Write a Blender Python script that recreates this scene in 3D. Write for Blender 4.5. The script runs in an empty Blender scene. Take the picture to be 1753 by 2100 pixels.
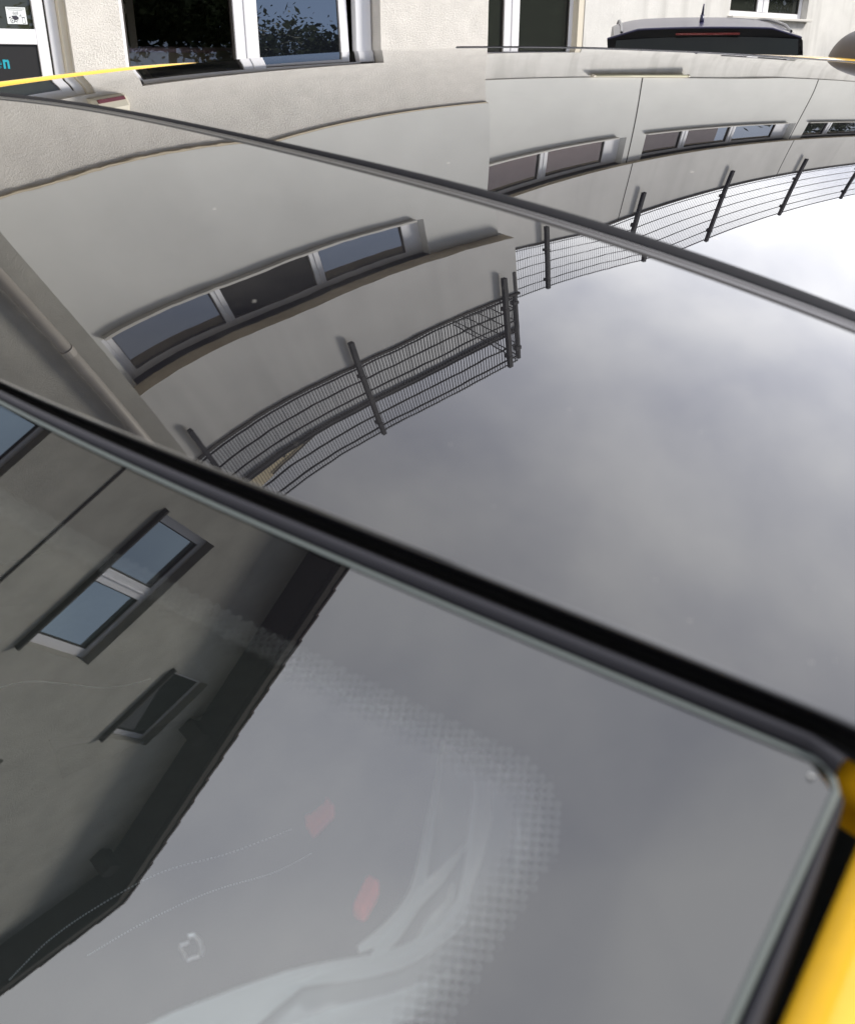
import bpy, bmesh, math, random
from mathutils import Vector, Matrix, noise
R = math.radians
random.seed(7)
C = bpy.context.scene
COL = C.collection
HC = 1.36            # camera height above the ground
# ---------------------------------------------------------------- calibration of camera and car
P = {'f': 1929.874264, 'pitch': 25.015946, 'roll': 0.125674, 'yaw': 38.688848, 'th': 93.1742, 'cu': 0.721189, 'cv': -0.021289, 'z0': -0.077854, 'bv': 0.163112, 'bvv': -0.070931, 'bvvv': -0.058365, 'au1': -0.042143, 'auu': 0.021048, 'auuv': -0.123579, 'au4': -0.096427, 'au6': 0.329583, 'fu': -0.010041, 'fv': -0.008499, 'fvv': -0.109578, 'Lp': 0.301549, 'kb': 0.004862, 'bv4': 0.038735, 'au3': 0.092764, 'au3v': -0.16539, 'auv': -0.056817, 'auvv': -0.003446, 'auuvv': 0.051026, 'au4v': -0.330846, 'fuu': 0.038979, 'fuv': 0.018823, 'fuuv': 0.157755, 'kr': 3.211747, 'au5': -0.291042, 'ue0': 0.447975, 'ue1': 0.106352, 'kq': -0.003381, 'kq3': 1.074983, 'vr0': 0.971964, 'vr1': 0.311059, 'kp': 0.019675, 'kp3': 0.10975, 'f3': -0.012479, 'f4': 0.02579, 'f3v': -0.057596, 'f2vv': -0.06297, 'f1vv': -0.108208, 'fvvv': 0.014994, 'a2': 0.684387, 'b2': 0.079521, 'k2': 0.822279, 'k23': 9.230783, 'auvvv': -0.007031, 'auuv3': 0.004946, 'au3vv': 0.002379}
W = {'w0': -0.12155, 'w1': 0.362518, 'w11': 0.017125, 'wu': -0.039717, 'wuu': -0.086623, 'wuv': -0.073704, 'wuuv': 0.019332, 'wuuu': -0.040282, 'w111': -0.068782, 'wuvv': 0.010248, 'wu4': -0.069045}

# ---------------------------------------------------------------- camera
def rawray(X, Y):
    p, r, ya = R(P['pitch']), R(P['roll']), R(P['yaw'])
    X, Y = X*math.cos(r)-Y*math.sin(r), X*math.sin(r)+Y*math.cos(r)
    d = (X, math.cos(p)-Y*math.sin(p), -(math.sin(p)+Y*math.cos(p)))
    return Vector((d[0]*math.cos(ya)+d[1]*math.sin(ya), -d[0]*math.sin(ya)+d[1]*math.cos(ya), d[2]))
fw = rawray(0, 0); rt = rawray(1, 0)-fw; up = fw-rawray(0, 1)
cam_data = bpy.data.cameras.new('camera'); cam = bpy.data.objects.new('camera', cam_data); COL.objects.link(cam)
m = Matrix((rt.normalized(), up.normalized(), (-fw).normalized())).transposed().to_4x4()
m.translation = Vector((0, 0, HC)); cam.matrix_world = m
cam_data.sensor_fit = 'VERTICAL'; cam_data.sensor_height = 24.0
cam_data.lens = 24.0*P['f']/2100.0
cam_data.clip_start = 0.01; cam_data.clip_end = 3000
cam_data.dof.use_dof = True; cam_data.dof.focus_distance = 3.2; cam_data.dof.aperture_fstop = cam_data.lens/1.7
C.camera = cam

# ---------------------------------------------------------------- sky, sun, exposure
SUN_EL, SUN_AZ = R(38), R(-42)     # azimuth measured from +x towards +y
wd = bpy.data.worlds.new('World'); C.world = wd; wd.use_nodes = True
nt = wd.node_tree; nt.nodes.clear()
def N(t, tree=None, **k):
    n = (tree or nt).nodes.new(t)
    for a, b in k.items(): setattr(n, a, b)
    return n
def L(a, b): nt.links.new(a, b)
out = N('ShaderNodeOutputWorld'); bg = N('ShaderNodeBackground'); bg.inputs[1].default_value = 0.1
sky = N('ShaderNodeTexSky', sky_type='NISHITA'); sky.sun_disc = False
sky.sun_elevation = SUN_EL; sky.sun_rotation = R(90)-SUN_AZ
tc = N('ShaderNodeTexCoord'); sep = N('ShaderNodeSeparateXYZ'); L(tc.outputs['Generated'], sep.inputs[0])
def mth(op, a, b=None, c=None, clamp=False, tree=None):
    n = N('ShaderNodeMath', tree, operation=op); n.use_clamp = clamp
    for i, q in enumerate((a, b, c)):
        if q is None: continue
        if isinstance(q, (int, float)): n.inputs[i].default_value = q
        else: (tree or nt).links.new(q, n.inputs[i])
    return n.outputs[0]
zz = mth('ADD', mth('MAXIMUM', sep.outputs[2], 0.0), 0.35)
px = mth('DIVIDE', sep.outputs[0], zz); py = mth('DIVIDE', sep.outputs[1], zz)
cmb = N('ShaderNodeCombineXYZ'); L(px, cmb.inputs[0]); L(py, cmb.inputs[1])
n1 = N('ShaderNodeTexNoise'); n1.inputs['Scale'].default_value = 1.9; n1.inputs['Detail'].default_value = 5; n1.inputs['Roughness'].default_value = .5; L(cmb.outputs[0], n1.inputs[0])
n2 = N('ShaderNodeTexNoise'); n2.inputs['Scale'].default_value = 5.0; n2.inputs['Detail'].default_value = 4; n2.inputs['Roughness'].default_value = .5; L(cmb.outputs[0], n2.inputs[0])
cl = mth('ADD', mth('MULTIPLY', n1.outputs[0], .7), mth('MULTIPLY', n2.outputs[0], .3))
rmp = N('ShaderNodeValToRGB'); L(cl, rmp.inputs[0])
e = rmp.color_ramp.elements
e[0].position = .38; e[0].color = (6.9, 7.0, 7.8, 1)
e[1].position = .60; e[1].color = (10.5, 10.45, 10.6, 1)
# brighter cloud low towards the hidden sun
gd = Vector((.88, .34, .33)).normalized()
vd = N('ShaderNodeVectorMath', operation='DOT_PRODUCT'); L(tc.outputs['Generated'], vd.inputs[0]); vd.inputs[1].default_value = gd
gl = mth('POWER', mth('MAXIMUM', vd.outputs['Value'], 0.0), 8.0)
mulv = N('ShaderNodeVectorMath', operation='SCALE'); L(rmp.outputs[0], mulv.inputs[0]); zup = N('ShaderNodeMapRange', interpolation_type='SMOOTHSTEP'); L(sep.outputs[2], zup.inputs[0]); zup.inputs[1].default_value = .60; zup.inputs[2].default_value = 1.0; zup.inputs[3].default_value = .52; zup.inputs[4].default_value = .86
L(mth('ADD', zup.outputs[0], mth('MULTIPLY', gl, 1.15)), mulv.inputs['Scale'])
# clearer blue behind the photographer
vb = N('ShaderNodeVectorMath', operation='DOT_PRODUCT'); L(tc.outputs['Generated'], vb.inputs[0]); vb.inputs[1].default_value = Vector((.55, -.83, .12)).normalized()
bl = mth('MULTIPLY', mth('POWER', mth('MAXIMUM', vb.outputs['Value'], 0.0), 9.0), .9)
mxb = N('ShaderNodeMix', data_type='RGBA'); L(bl, mxb.inputs[0]); L(mulv.outputs[0], mxb.inputs[6]); mxb.inputs[7].default_value = (2.8, 4.4, 7.6, 1)
mix = N('ShaderNodeMix', data_type='RGBA'); mix.inputs[0].default_value = .9
L(sky.outputs[0], mix.inputs[6]); L(mxb.outputs[2], mix.inputs[7]); L(mix.outputs[2], bg.inputs[0]); L(bg.outputs[0], out.inputs[0])
sd = bpy.data.lights.new('sun', 'SUN'); sd.energy = 2.0; sd.angle = R(14); sd.color = (1, .95, .87)
so = bpy.data.objects.new('sun', sd); COL.objects.link(so)
sdir = Vector((math.cos(SUN_EL)*math.cos(SUN_AZ), math.cos(SUN_EL)*math.sin(SUN_AZ), math.sin(SUN_EL)))
so.rotation_euler = sdir.to_track_quat('Z', 'Y').to_euler(); so.location = (0, 0, 20)
C.view_settings.view_transform = 'Standard'; C.view_settings.look = 'None'; C.view_settings.gamma = 1
C.view_settings.exposure = 1.25
C.cycles.max_bounces = 12; C.cycles.transparent_max_bounces = 12; C.cycles.caustics_reflective = False; C.cycles.caustics_refractive = False

# ---------------------------------------------------------------- materials
MATS = {}
def nodes(name):
    m = bpy.data.materials.new(name); m.use_nodes = True; t = m.node_tree; t.nodes.clear()
    o = t.nodes.new('ShaderNodeOutputMaterial'); return m, t, o
def pbr(name, col, rough=.5, metal=0, bump=None, var=None, spec=.5, coat=0, ior=1.5, streak=None, emit=None, detail=6, proj='Object'):
    if name in MATS: return MATS[name]
    m, t, o = nodes(name); b = t.nodes.new('ShaderNodeBsdfPrincipled'); t.links.new(b.outputs[0], o.inputs[0])
    b.inputs['Base Color'].default_value = (*col, 1); b.inputs['Roughness'].default_value = rough; b.inputs['Metallic'].default_value = metal
    b.inputs['Coat Weight'].default_value = coat; b.inputs['IOR'].default_value = ior; b.inputs['Specular IOR Level'].default_value = spec
    b.inputs['Coat Roughness'].default_value = .02
    tcn = t.nodes.new('ShaderNodeTexCoord'); src = tcn.outputs[proj]
    cur = None
    if var:
        sc, amt = var
        n = t.nodes.new('ShaderNodeTexNoise'); n.inputs['Scale'].default_value = sc; n.inputs['Detail'].default_value = detail; n.inputs['Roughness'].default_value = .6
        t.links.new(src, n.inputs[0])
        mr = t.nodes.new('ShaderNodeMapRange'); t.links.new(n.outputs[0], mr.inputs[0]); mr.inputs[1].default_value = .3; mr.inputs[2].default_value = .7
        mr.inputs[3].default_value = 1-amt; mr.inputs[4].default_value = 1+amt
        vm = t.nodes.new('ShaderNodeVectorMath'); vm.operation = 'SCALE'; vm.inputs[0].default_value = col; t.links.new(mr.outputs[0], vm.inputs['Scale']); cur = vm.outputs[0]
    if streak:
        sc, amt, tint = streak
        mp = t.nodes.new('ShaderNodeMapping'); mp.inputs['Scale'].default_value = (sc, sc, sc*.09); t.links.new(src, mp.inputs[0])
        n = t.nodes.new('ShaderNodeTexNoise'); n.inputs['Scale'].default_value = 1; n.inputs['Detail'].default_value = 5; t.links.new(mp.outputs[0], n.inputs[0])
        mr = t.nodes.new('ShaderNodeMapRange'); t.links.new(n.outputs[0], mr.inputs[0]); mr.inputs[1].default_value = .5; mr.inputs[2].default_value = .75; mr.inputs[3].default_value = 0; mr.inputs[4].default_value = amt
        mx = t.nodes.new('ShaderNodeMix'); mx.data_type = 'RGBA'; t.links.new(mr.outputs[0], mx.inputs[0])
        if cur: t.links.new(cur, mx.inputs[6])
        else: mx.inputs[6].default_value = (*col, 1)
        mx.inputs[7].default_value = (*tint, 1); cur = mx.outputs[2]
    if cur: t.links.new(cur, b.inputs['Base Color'])
    if bump:
        sc, dist = bump
        n = t.nodes.new('ShaderNodeTexNoise'); n.inputs['Scale'].default_value = sc; n.inputs['Detail'].default_value = 9; n.inputs['Roughness'].default_value = .78; n.inputs['Distortion'].default_value = .6; t.links.new(src, n.inputs[0])
        bp = t.nodes.new('ShaderNodeBump'); bp.inputs['Strength'].default_value = 1; bp.inputs['Distance'].default_value = dist; t.links.new(n.outputs[0], bp.inputs['Height']); t.links.new(bp.outputs[0], b.inputs['Normal'])
    if emit: b.inputs['Emission Color'].default_value = (*emit, 1); b.inputs['Emission Strength'].default_value = 1
    MATS[name] = m; return m

def mirror_glass(name, base, ior, ripple=0.0, rscale=60, dust=True):
    """dark glass seen as a black body below a clean reflecting face, with the faint waviness real glass has"""
    m, t, o = nodes(name)
    g = t.nodes.new('ShaderNodeNewGeometry'); tcn = t.nodes.new('ShaderNodeTexCoord')
    n = t.nodes.new('ShaderNodeTexNoise'); n.inputs['Scale'].default_value = rscale; n.inputs['Detail'].default_value = 1.5; t.links.new(tcn.outputs['Object'], n.inputs[0])
    s1 = t.nodes.new('ShaderNodeVectorMath'); s1.operation = 'SUBTRACT'; t.links.new(n.outputs['Color'], s1.inputs[0]); s1.inputs[1].default_value = (.5, .5, .5)
    s2 = t.nodes.new('ShaderNodeVectorMath'); s2.operation = 'SCALE'; t.links.new(s1.outputs[0], s2.inputs[0]); s2.inputs['Scale'].default_value = ripple
    s3 = t.nodes.new('ShaderNodeVectorMath'); s3.operation = 'ADD'; t.links.new(g.outputs['Normal'], s3.inputs[0]); t.links.new(s2.outputs[0], s3.inputs[1])
    s4 = t.nodes.new('ShaderNodeVectorMath'); s4.operation = 'NORMALIZE'; t.links.new(s3.outputs[0], s4.inputs[0])
    fr = t.nodes.new('ShaderNodeFresnel'); fr.inputs[0].default_value = ior; t.links.new(s4.outputs[0], fr.inputs[1])
    gl = t.nodes.new('ShaderNodeBsdfGlossy'); gl.inputs['Roughness'].default_value = 0; gl.inputs[0].default_value = (1, 1, 1, 1); t.links.new(s4.outputs[0], gl.inputs['Normal'])
    df = t.nodes.new('ShaderNodeBsdfDiffuse'); df.inputs[0].default_value = (*base, 1)
    basesh = df.outputs[0]
    if dust:
        v = t.nodes.new('ShaderNodeTexVoronoi'); v.inputs['Scale'].default_value = 20; t.links.new(tcn.outputs['Object'], v.inputs[0])
        vn = t.nodes.new('ShaderNodeMath'); vn.operation = 'LESS_THAN'; t.links.new(v.outputs['Distance'], vn.inputs[0])
        sepc = t.nodes.new('ShaderNodeSeparateColor'); t.links.new(v.outputs['Color'], sepc.inputs[0])
        sz = t.nodes.new('ShaderNodeMath'); sz.operation = 'MULTIPLY'; t.links.new(sepc.outputs[0], sz.inputs[0]); sz.inputs[1].default_value = .03
        t.links.new(sz.outputs[0], vn.inputs[1])
        dd = t.nodes.new('ShaderNodeBsdfDiffuse'); dd.inputs[0].default_value = (.5, .48, .44, 1)
    mx = t.nodes.new('ShaderNodeMixShader'); t.links.new(fr.outputs[0], mx.inputs[0]); t.links.new(basesh, mx.inputs[1]); t.links.new(gl.outputs[0], mx.inputs[2])
    fin = mx.outputs[0]
    if dust:
        # thin settled film and very small specks
        n5 = t.nodes.new('ShaderNodeTexNoise'); n5.inputs['Scale'].default_value = 5; n5.inputs['Detail'].default_value = 8; n5.inputs['Roughness'].default_value = .7; t.links.new(tcn.outputs['Object'], n5.inputs[0])
        r5 = t.nodes.new('ShaderNodeMapRange'); t.links.new(n5.outputs[0], r5.inputs[0]); r5.inputs[1].default_value = .45; r5.inputs[2].default_value = .75; r5.inputs[3].default_value = .0; r5.inputs[4].default_value = .035
        v5 = t.nodes.new('ShaderNodeTexVoronoi'); v5.inputs['Scale'].default_value = 130; t.links.new(tcn.outputs['Object'], v5.inputs[0])
        c5 = t.nodes.new('ShaderNodeSeparateColor'); t.links.new(v5.outputs['Color'], c5.inputs[0])
        q5 = t.nodes.new('ShaderNodeMath'); q5.operation = 'LESS_THAN'; t.links.new(v5.outputs['Distance'], q5.inputs[0]); q6 = t.nodes.new('ShaderNodeMath'); q6.operation = 'MULTIPLY'; t.links.new(c5.outputs[1], q6.inputs[0]); q6.inputs[1].default_value = .07; t.links.new(q6.outputs[0], q5.inputs[1])
        q7 = t.nodes.new('ShaderNodeMath'); q7.operation = 'MULTIPLY_ADD'; t.links.new(q5.outputs[0], q7.inputs[0]); q7.inputs[1].default_value = .12; t.links.new(r5.outputs[0], q7.inputs[2])
        d5 = t.nodes.new('ShaderNodeBsdfDiffuse'); d5.inputs[0].default_value = (.45, .43, .39, 1)
        m5 = t.nodes.new('ShaderNodeMixShader'); t.links.new(q7.outputs[0], m5.inputs[0]); t.links.new(fin, m5.inputs[1]); t.links.new(d5.outputs[0], m5.inputs[2]); fin = m5.outputs[0]
    if dust:
        k = t.nodes.new('ShaderNodeMath'); k.operation = 'MULTIPLY'; t.links.new(vn.outputs[0], k.inputs[0]); k.inputs[1].default_value = .45
        m2 = t.nodes.new('ShaderNodeMixShader'); t.links.new(k.outputs[0], m2.inputs[0]); t.links.new(fin, m2.inputs[1]); t.links.new(dd.outputs[0], m2.inputs[2]); fin = m2.outputs[0]
    t.links.new(fin, o.inputs[0]); MATS[name] = m; return m

M = {}
M['rough_plaster'] = pbr('rough_plaster', (.82, .785, .73), .92, bump=(62, .014), var=(5, .07), streak=(1.5, .12, (.42, .38, .33)))
M['smooth_plaster'] = pbr('smooth_plaster', (.70, .70, .675), .9, bump=(160, .0015), var=(1.1, .05), streak=(1.4, .08, (.5, .49, .47)))
M['top_plaster'] = pbr('top_plaster', (.66, .65, .63), .9, bump=(160, .0015), var=(1.3, .06), streak=(2.6, .22, (.36, .36, .35)))
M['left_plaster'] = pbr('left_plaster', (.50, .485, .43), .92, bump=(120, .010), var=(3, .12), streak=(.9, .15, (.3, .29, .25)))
M['far_plaster'] = pbr('far_plaster', (.73, .715, .68), .92, bump=(62, .009), var=(3, .06), streak=(4, .5, (.38, .37, .34)))
M['white_frame'] = pbr('white_frame', (.83, .83, .86), .3, spec=.5)
M['cream'] = pbr('cream', (.72, .66, .54), .6)
M['sill_stone'] = pbr('sill_stone', (.62, .60, .56), .6)
M['brown_soffit'] = pbr('brown_soffit', (.66, .57, .43), .8, var=(8, .1))
M['dark_joint'] = pbr('dark_joint', (.05, .045, .04), .9)
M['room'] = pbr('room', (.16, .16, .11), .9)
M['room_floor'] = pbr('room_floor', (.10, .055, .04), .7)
M['cloth'] = pbr('table_cloth_mauve', (.75, .58, .62), .8)
M['pale_wood'] = pbr('pale_wood', (.62, .55, .40), .5)
M['black_panel'] = pbr('black_panel', (.012, .011, .011), .45)
M['cyan'] = pbr('cyan_foil', (.02, .36, .45), .4)
M['sticker'] = pbr('sticker_white', (.80, .84, .84), .5)
M['ink'] = pbr('ink', (.03, .03, .045), .6)
M['greyink'] = pbr('grey_ink', (.42, .45, .46), .6)
M['fence_metal'] = pbr('fence_metal', (.012, .013, .018), .6, .0, spec=.2)
M['sheet'] = pbr('sheet_metal', (.42, .43, .45), .55, .2, var=(4, .1))
M['siren'] = pbr('siren_beige', (.74, .69, .56), .4)
M['red_lens'] = pbr('red_lens', (.16, .01, .012), .15, coat=.5)
M['lamp_cover'] = pbr('lamp_cover', (.62, .60, .42), .35)
M['tile'] = pbr('roof_tile', (.055, .03, .024), .7, var=(9, .25), bump=(50, .004))
M['soffit_board'] = pbr('soffit_board', (.045, .035, .026), .8, var=(20, .2))
M['asphalt'] = pbr('asphalt', (.055, .055, .056), .85, bump=(180, .004), var=(2.5, .15))
M['pave'] = pbr('paving', (.22, .21, .20), .85, bump=(60, .004), var=(2, .12))
M['zinc'] = pbr('zinc_pipe', (.50, .46, .40), .5, .1)
def winglass(name, base, ior=1.55, see=0.0, tint=(1, 1, 1)):
    m, t, o = nodes(name)
    fr = t.nodes.new('ShaderNodeFresnel'); fr.inputs[0].default_value = ior
    gl = t.nodes.new('ShaderNodeBsdfGlossy'); gl.inputs['Roughness'].default_value = 0; gl.inputs[0].default_value = (*tint, 1)
    if see: b = t.nodes.new('ShaderNodeBsdfTransparent'); b.inputs[0].default_value = (see, see, see, 1)
    else: b = t.nodes.new('ShaderNodeBsdfDiffuse'); b.inputs[0].default_value = (*base, 1)
    mx = t.nodes.new('ShaderNodeMixShader'); t.links.new(fr.outputs[0], mx.inputs[0]); t.links.new(b.outputs[0], mx.inputs[1]); t.links.new(gl.outputs[0], mx.inputs[2])
    t.links.new(mx.outputs[0], o.inputs[0]); return m
M['pane'] = winglass('pane_dark', (.02, .02, .025), 3.1)
M['pane_bright'] = winglass('pane_bright', (.02, .03, .045), 14.0, 0.0, (.70, .88, 1.0))
M['pane_far'] = winglass('pane_far', (.02, .02, .02), 4.6)
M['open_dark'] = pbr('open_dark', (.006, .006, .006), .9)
M['pane_plain'] = winglass('pane_low', (.025, .028, .024), 1.5)
M['pane_clear'] = winglass('pane_clear', (0, 0, 0), 1.5, .8)
M['roof_glass_front'] = mirror_glass('roof_glass_front', (.006, .006, .008), 1.95, .0016, 110)
M['roof_glass_rear'] = mirror_glass('roof_glass_rear', (.006, .006, .008), 1.95, .00025, 40)
def car_paint(name, col, flake=.0, rough=.35, metal=0.):
    return pbr(name, col, rough, metal, coat=1.0, var=(300, .03))
M['yellow'] = car_paint('yellow_paint', (.82, .47, .010))
M['suv_paint'] = pbr('suv_paint', (.012, .010, .05), .3, .0, coat=.25)
M['rubber'] = pbr('rubber', (.012, .012, .014), .7, spec=.03)
M['satin_grey'] = pbr('satin_grey', (.028, .028, .034), .6, .0, spec=.15)
M['gap'] = pbr('gap_black', (.004, .004, .004), .7)
M['lip'] = pbr('lip_gloss', (.006, .006, .007), .05, coat=1.0)
M['chrome'] = pbr('satin_chrome', (.13, .125, .125), .3, 1.0)
M['silver'] = pbr('silver_metal', (.85, .85, .87), .3, .6)
M['dome'] = pbr('grey_dome', (.085, .078, .078), .5, .0, spec=.3)
M['tyre'] = pbr('tyre', (.02, .02, .02), .8)
M['rim'] = pbr('rim', (.5, .5, .52), .3, 1.0)
M['carglass'] = winglass('car_glass', (.012, .014, .014), 1.6)
M['black_plastic'] = pbr('black_plastic', (.012, .012, .013), .35)
M['tail_red'] = pbr('tail_red', (.14, .006, .006), .3)
M['headlamp'] = pbr('headlamp', (.6, .62, .64), .1, .3, coat=1.0)
M['seat'] = pbr('seat_fabric', (.03, .034, .034), .9, var=(40, .15), bump=(400, .001))
M['cabin'] = pbr('cabin_trim', (.02, .021, .023), .7)
M['buckle'] = pbr('buckle_red', (.98, .13, .12), .7)
M['thread'] = pbr('thread', (.55, .58, .6), .8)
def film_mat(name, lo_, hi_):
    m, t, o = nodes(name)
    df = t.nodes.new('ShaderNodeBsdfDiffuse'); df.inputs[0].default_value = (.93, .98, .98, 1)
    tl = t.nodes.new('ShaderNodeBsdfTranslucent'); tl.inputs[0].default_value = (.8, .92, .93, 1)
    tr = t.nodes.new('ShaderNodeBsdfTransparent'); gl = t.nodes.new('ShaderNodeBsdfGlossy'); gl.inputs['Roughness'].default_value = .12
    a = t.nodes.new('ShaderNodeMixShader'); a.inputs[0].default_value = .15; t.links.new(df.outputs[0], a.inputs[1]); t.links.new(tl.outputs[0], a.inputs[2])
    lw = t.nodes.new('ShaderNodeLayerWeight'); lw.inputs[0].default_value = .35
    k = t.nodes.new('ShaderNodeMapRange'); t.links.new(lw.outputs['Facing'], k.inputs[0]); k.inputs[3].default_value = lo_; k.inputs[4].default_value = hi_
    b = t.nodes.new('ShaderNodeMixShader'); t.links.new(k.outputs[0], b.inputs[0]); t.links.new(tr.outputs[0], b.inputs[1]); t.links.new(a.outputs[0], b.inputs[2])
    c = t.nodes.new('ShaderNodeMixShader'); c.inputs[0].default_value = .08; t.links.new(b.outputs[0], c.inputs[1]); t.links.new(gl.outputs[0], c.inputs[2])
    t.links.new(c.outputs[0], o.inputs[0]); return m
M['film'] = film_mat('plastic_film', .42, .75); M['film_fold'] = film_mat('plastic_film_doubled', .88, 1.0)
def windscreen_mat():
    m, t, o = nodes('windscreen_glass')
    def mt(op, a, b=None, clamp=False): return mth(op, a, b, None, clamp, t)
    uv = t.nodes.new('ShaderNodeUVMap'); uv.uv_map = 'uv'; sp = t.nodes.new('ShaderNodeSeparateXYZ'); t.links.new(uv.outputs[0], sp.inputs[0])
    u, v = sp.outputs[0], sp.outputs[1]
    a = mt('SUBTRACT', mt('ADD', mt('MULTIPLY', mt('MULTIPLY', u, u), .353), -.0155), v)
    b = mt('SUBTRACT', mt('SUBTRACT', .630, mt('MULTIPLY', v, .2833)), u)
    b2 = mt('ADD', u, .6425)
    rr = .02
    def rmin(a, b):
        ia = mt('MAXIMUM', mt('SUBTRACT', rr, a), 0.); ib = mt('MAXIMUM', mt('SUBTRACT', rr, b), 0.)
        ln = mt('SQRT', mt('ADD', mt('MULTIPLY', ia, ia), mt('MULTIPLY', ib, ib)))
        return mt('SUBTRACT', mt('MAXIMUM', mt('MINIMUM', a, b), rr), ln) if False else mt('ADD', mt('SUBTRACT', rr, ln), mt('MAXIMUM', mt('SUBTRACT', mt('MINIMUM', a, b), rr), 0.))
    f = mt('MINIMUM', rmin(a, b), b2)
    tt = mt('ADD', mt('DIVIDE', f, .015), .30)
    pitch = .0021
    X = mt('DIVIDE', u, pitch); Y = mt('DIVIDE', v, pitch)
    def cell(X, Y):
        fx = mt('SUBTRACT', mt('FRACT', X), .5); fy = mt('SUBTRACT', mt('FRACT', Y), .5)
        return mt('SQRT', mt('ADD', mt('MULTIPLY', fx, fx), mt('MULTIPLY', fy, fy)))
    X2 = mt('MULTIPLY', mt('ADD', X, Y), .7071); Y2 = mt('MULTIPLY', mt('SUBTRACT', X, Y), .7071)
    dd = cell(X2, Y2)
    hole = mt('LESS_THAN', dd, mt('MULTIPLY', tt, .72))
    band = mt('MULTIPLY', mt('GREATER_THAN', f, -.0030), mt('LESS_THAN', f, .0050))
    dot = mt('MULTIPLY', mt('LESS_THAN', dd, .22), band)
    dotc = t.nodes.new('ShaderNodeBsdfDiffuse'); dotc.inputs[0].default_value = (.14, .155, .15, 1)
    dfr = t.nodes.new('ShaderNodeFresnel'); dfr.inputs[0].default_value = 2.05
    gl = t.nodes.new('ShaderNodeBsdfGlossy'); gl.inputs['Roughness'].default_value = 0; gl.inputs[0].default_value = (.99, 1, 1, 1)
    blk = t.nodes.new('ShaderNodeBsdfDiffuse'); blk.inputs[0].default_value = (.006, .006, .007, 1)
    tr = t.nodes.new('ShaderNodeBsdfTransparent'); tr.inputs[0].default_value = (.90, .95, .94, 1)
    haze = t.nodes.new('ShaderNodeBsdfDiffuse'); haze.inputs[0].default_value = (.55, .63, .62, 1)
    cz = t.nodes.new('ShaderNodeMixShader'); cz.inputs[0].default_value = .012; t.links.new(tr.outputs[0], cz.inputs[1]); t.links.new(haze.outputs[0], cz.inputs[2])
    ms = t.nodes.new('ShaderNodeMixShader'); t.links.new(hole, ms.inputs[0]); t.links.new(blk.outputs[0], ms.inputs[1]); t.links.new(cz.outputs[0], ms.inputs[2])
    md = t.nodes.new('ShaderNodeMixShader'); t.links.new(mt('MULTIPLY', dot, .45), md.inputs[0]); t.links.new(ms.outputs[0], md.inputs[1]); t.links.new(dotc.outputs[0], md.inputs[2]); ms = md
    mx = t.nodes.new('ShaderNodeMixShader'); t.links.new(mt('MULTIPLY', dfr.outputs[0], mt('ADD', 1.0, mt('MULTIPLY', hole, .38))), mx.inputs[0]); t.links.new(ms.outputs[0], mx.inputs[1]); t.links.new(gl.outputs[0], mx.inputs[2])
    t.links.new(mx.outputs[0], o.inputs[0]); return m
M['windscreen'] = windscreen_mat()
M['glass_edge'] = pbr('glass_edge', (.095, .11, .108), .55, spec=.3)

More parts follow.
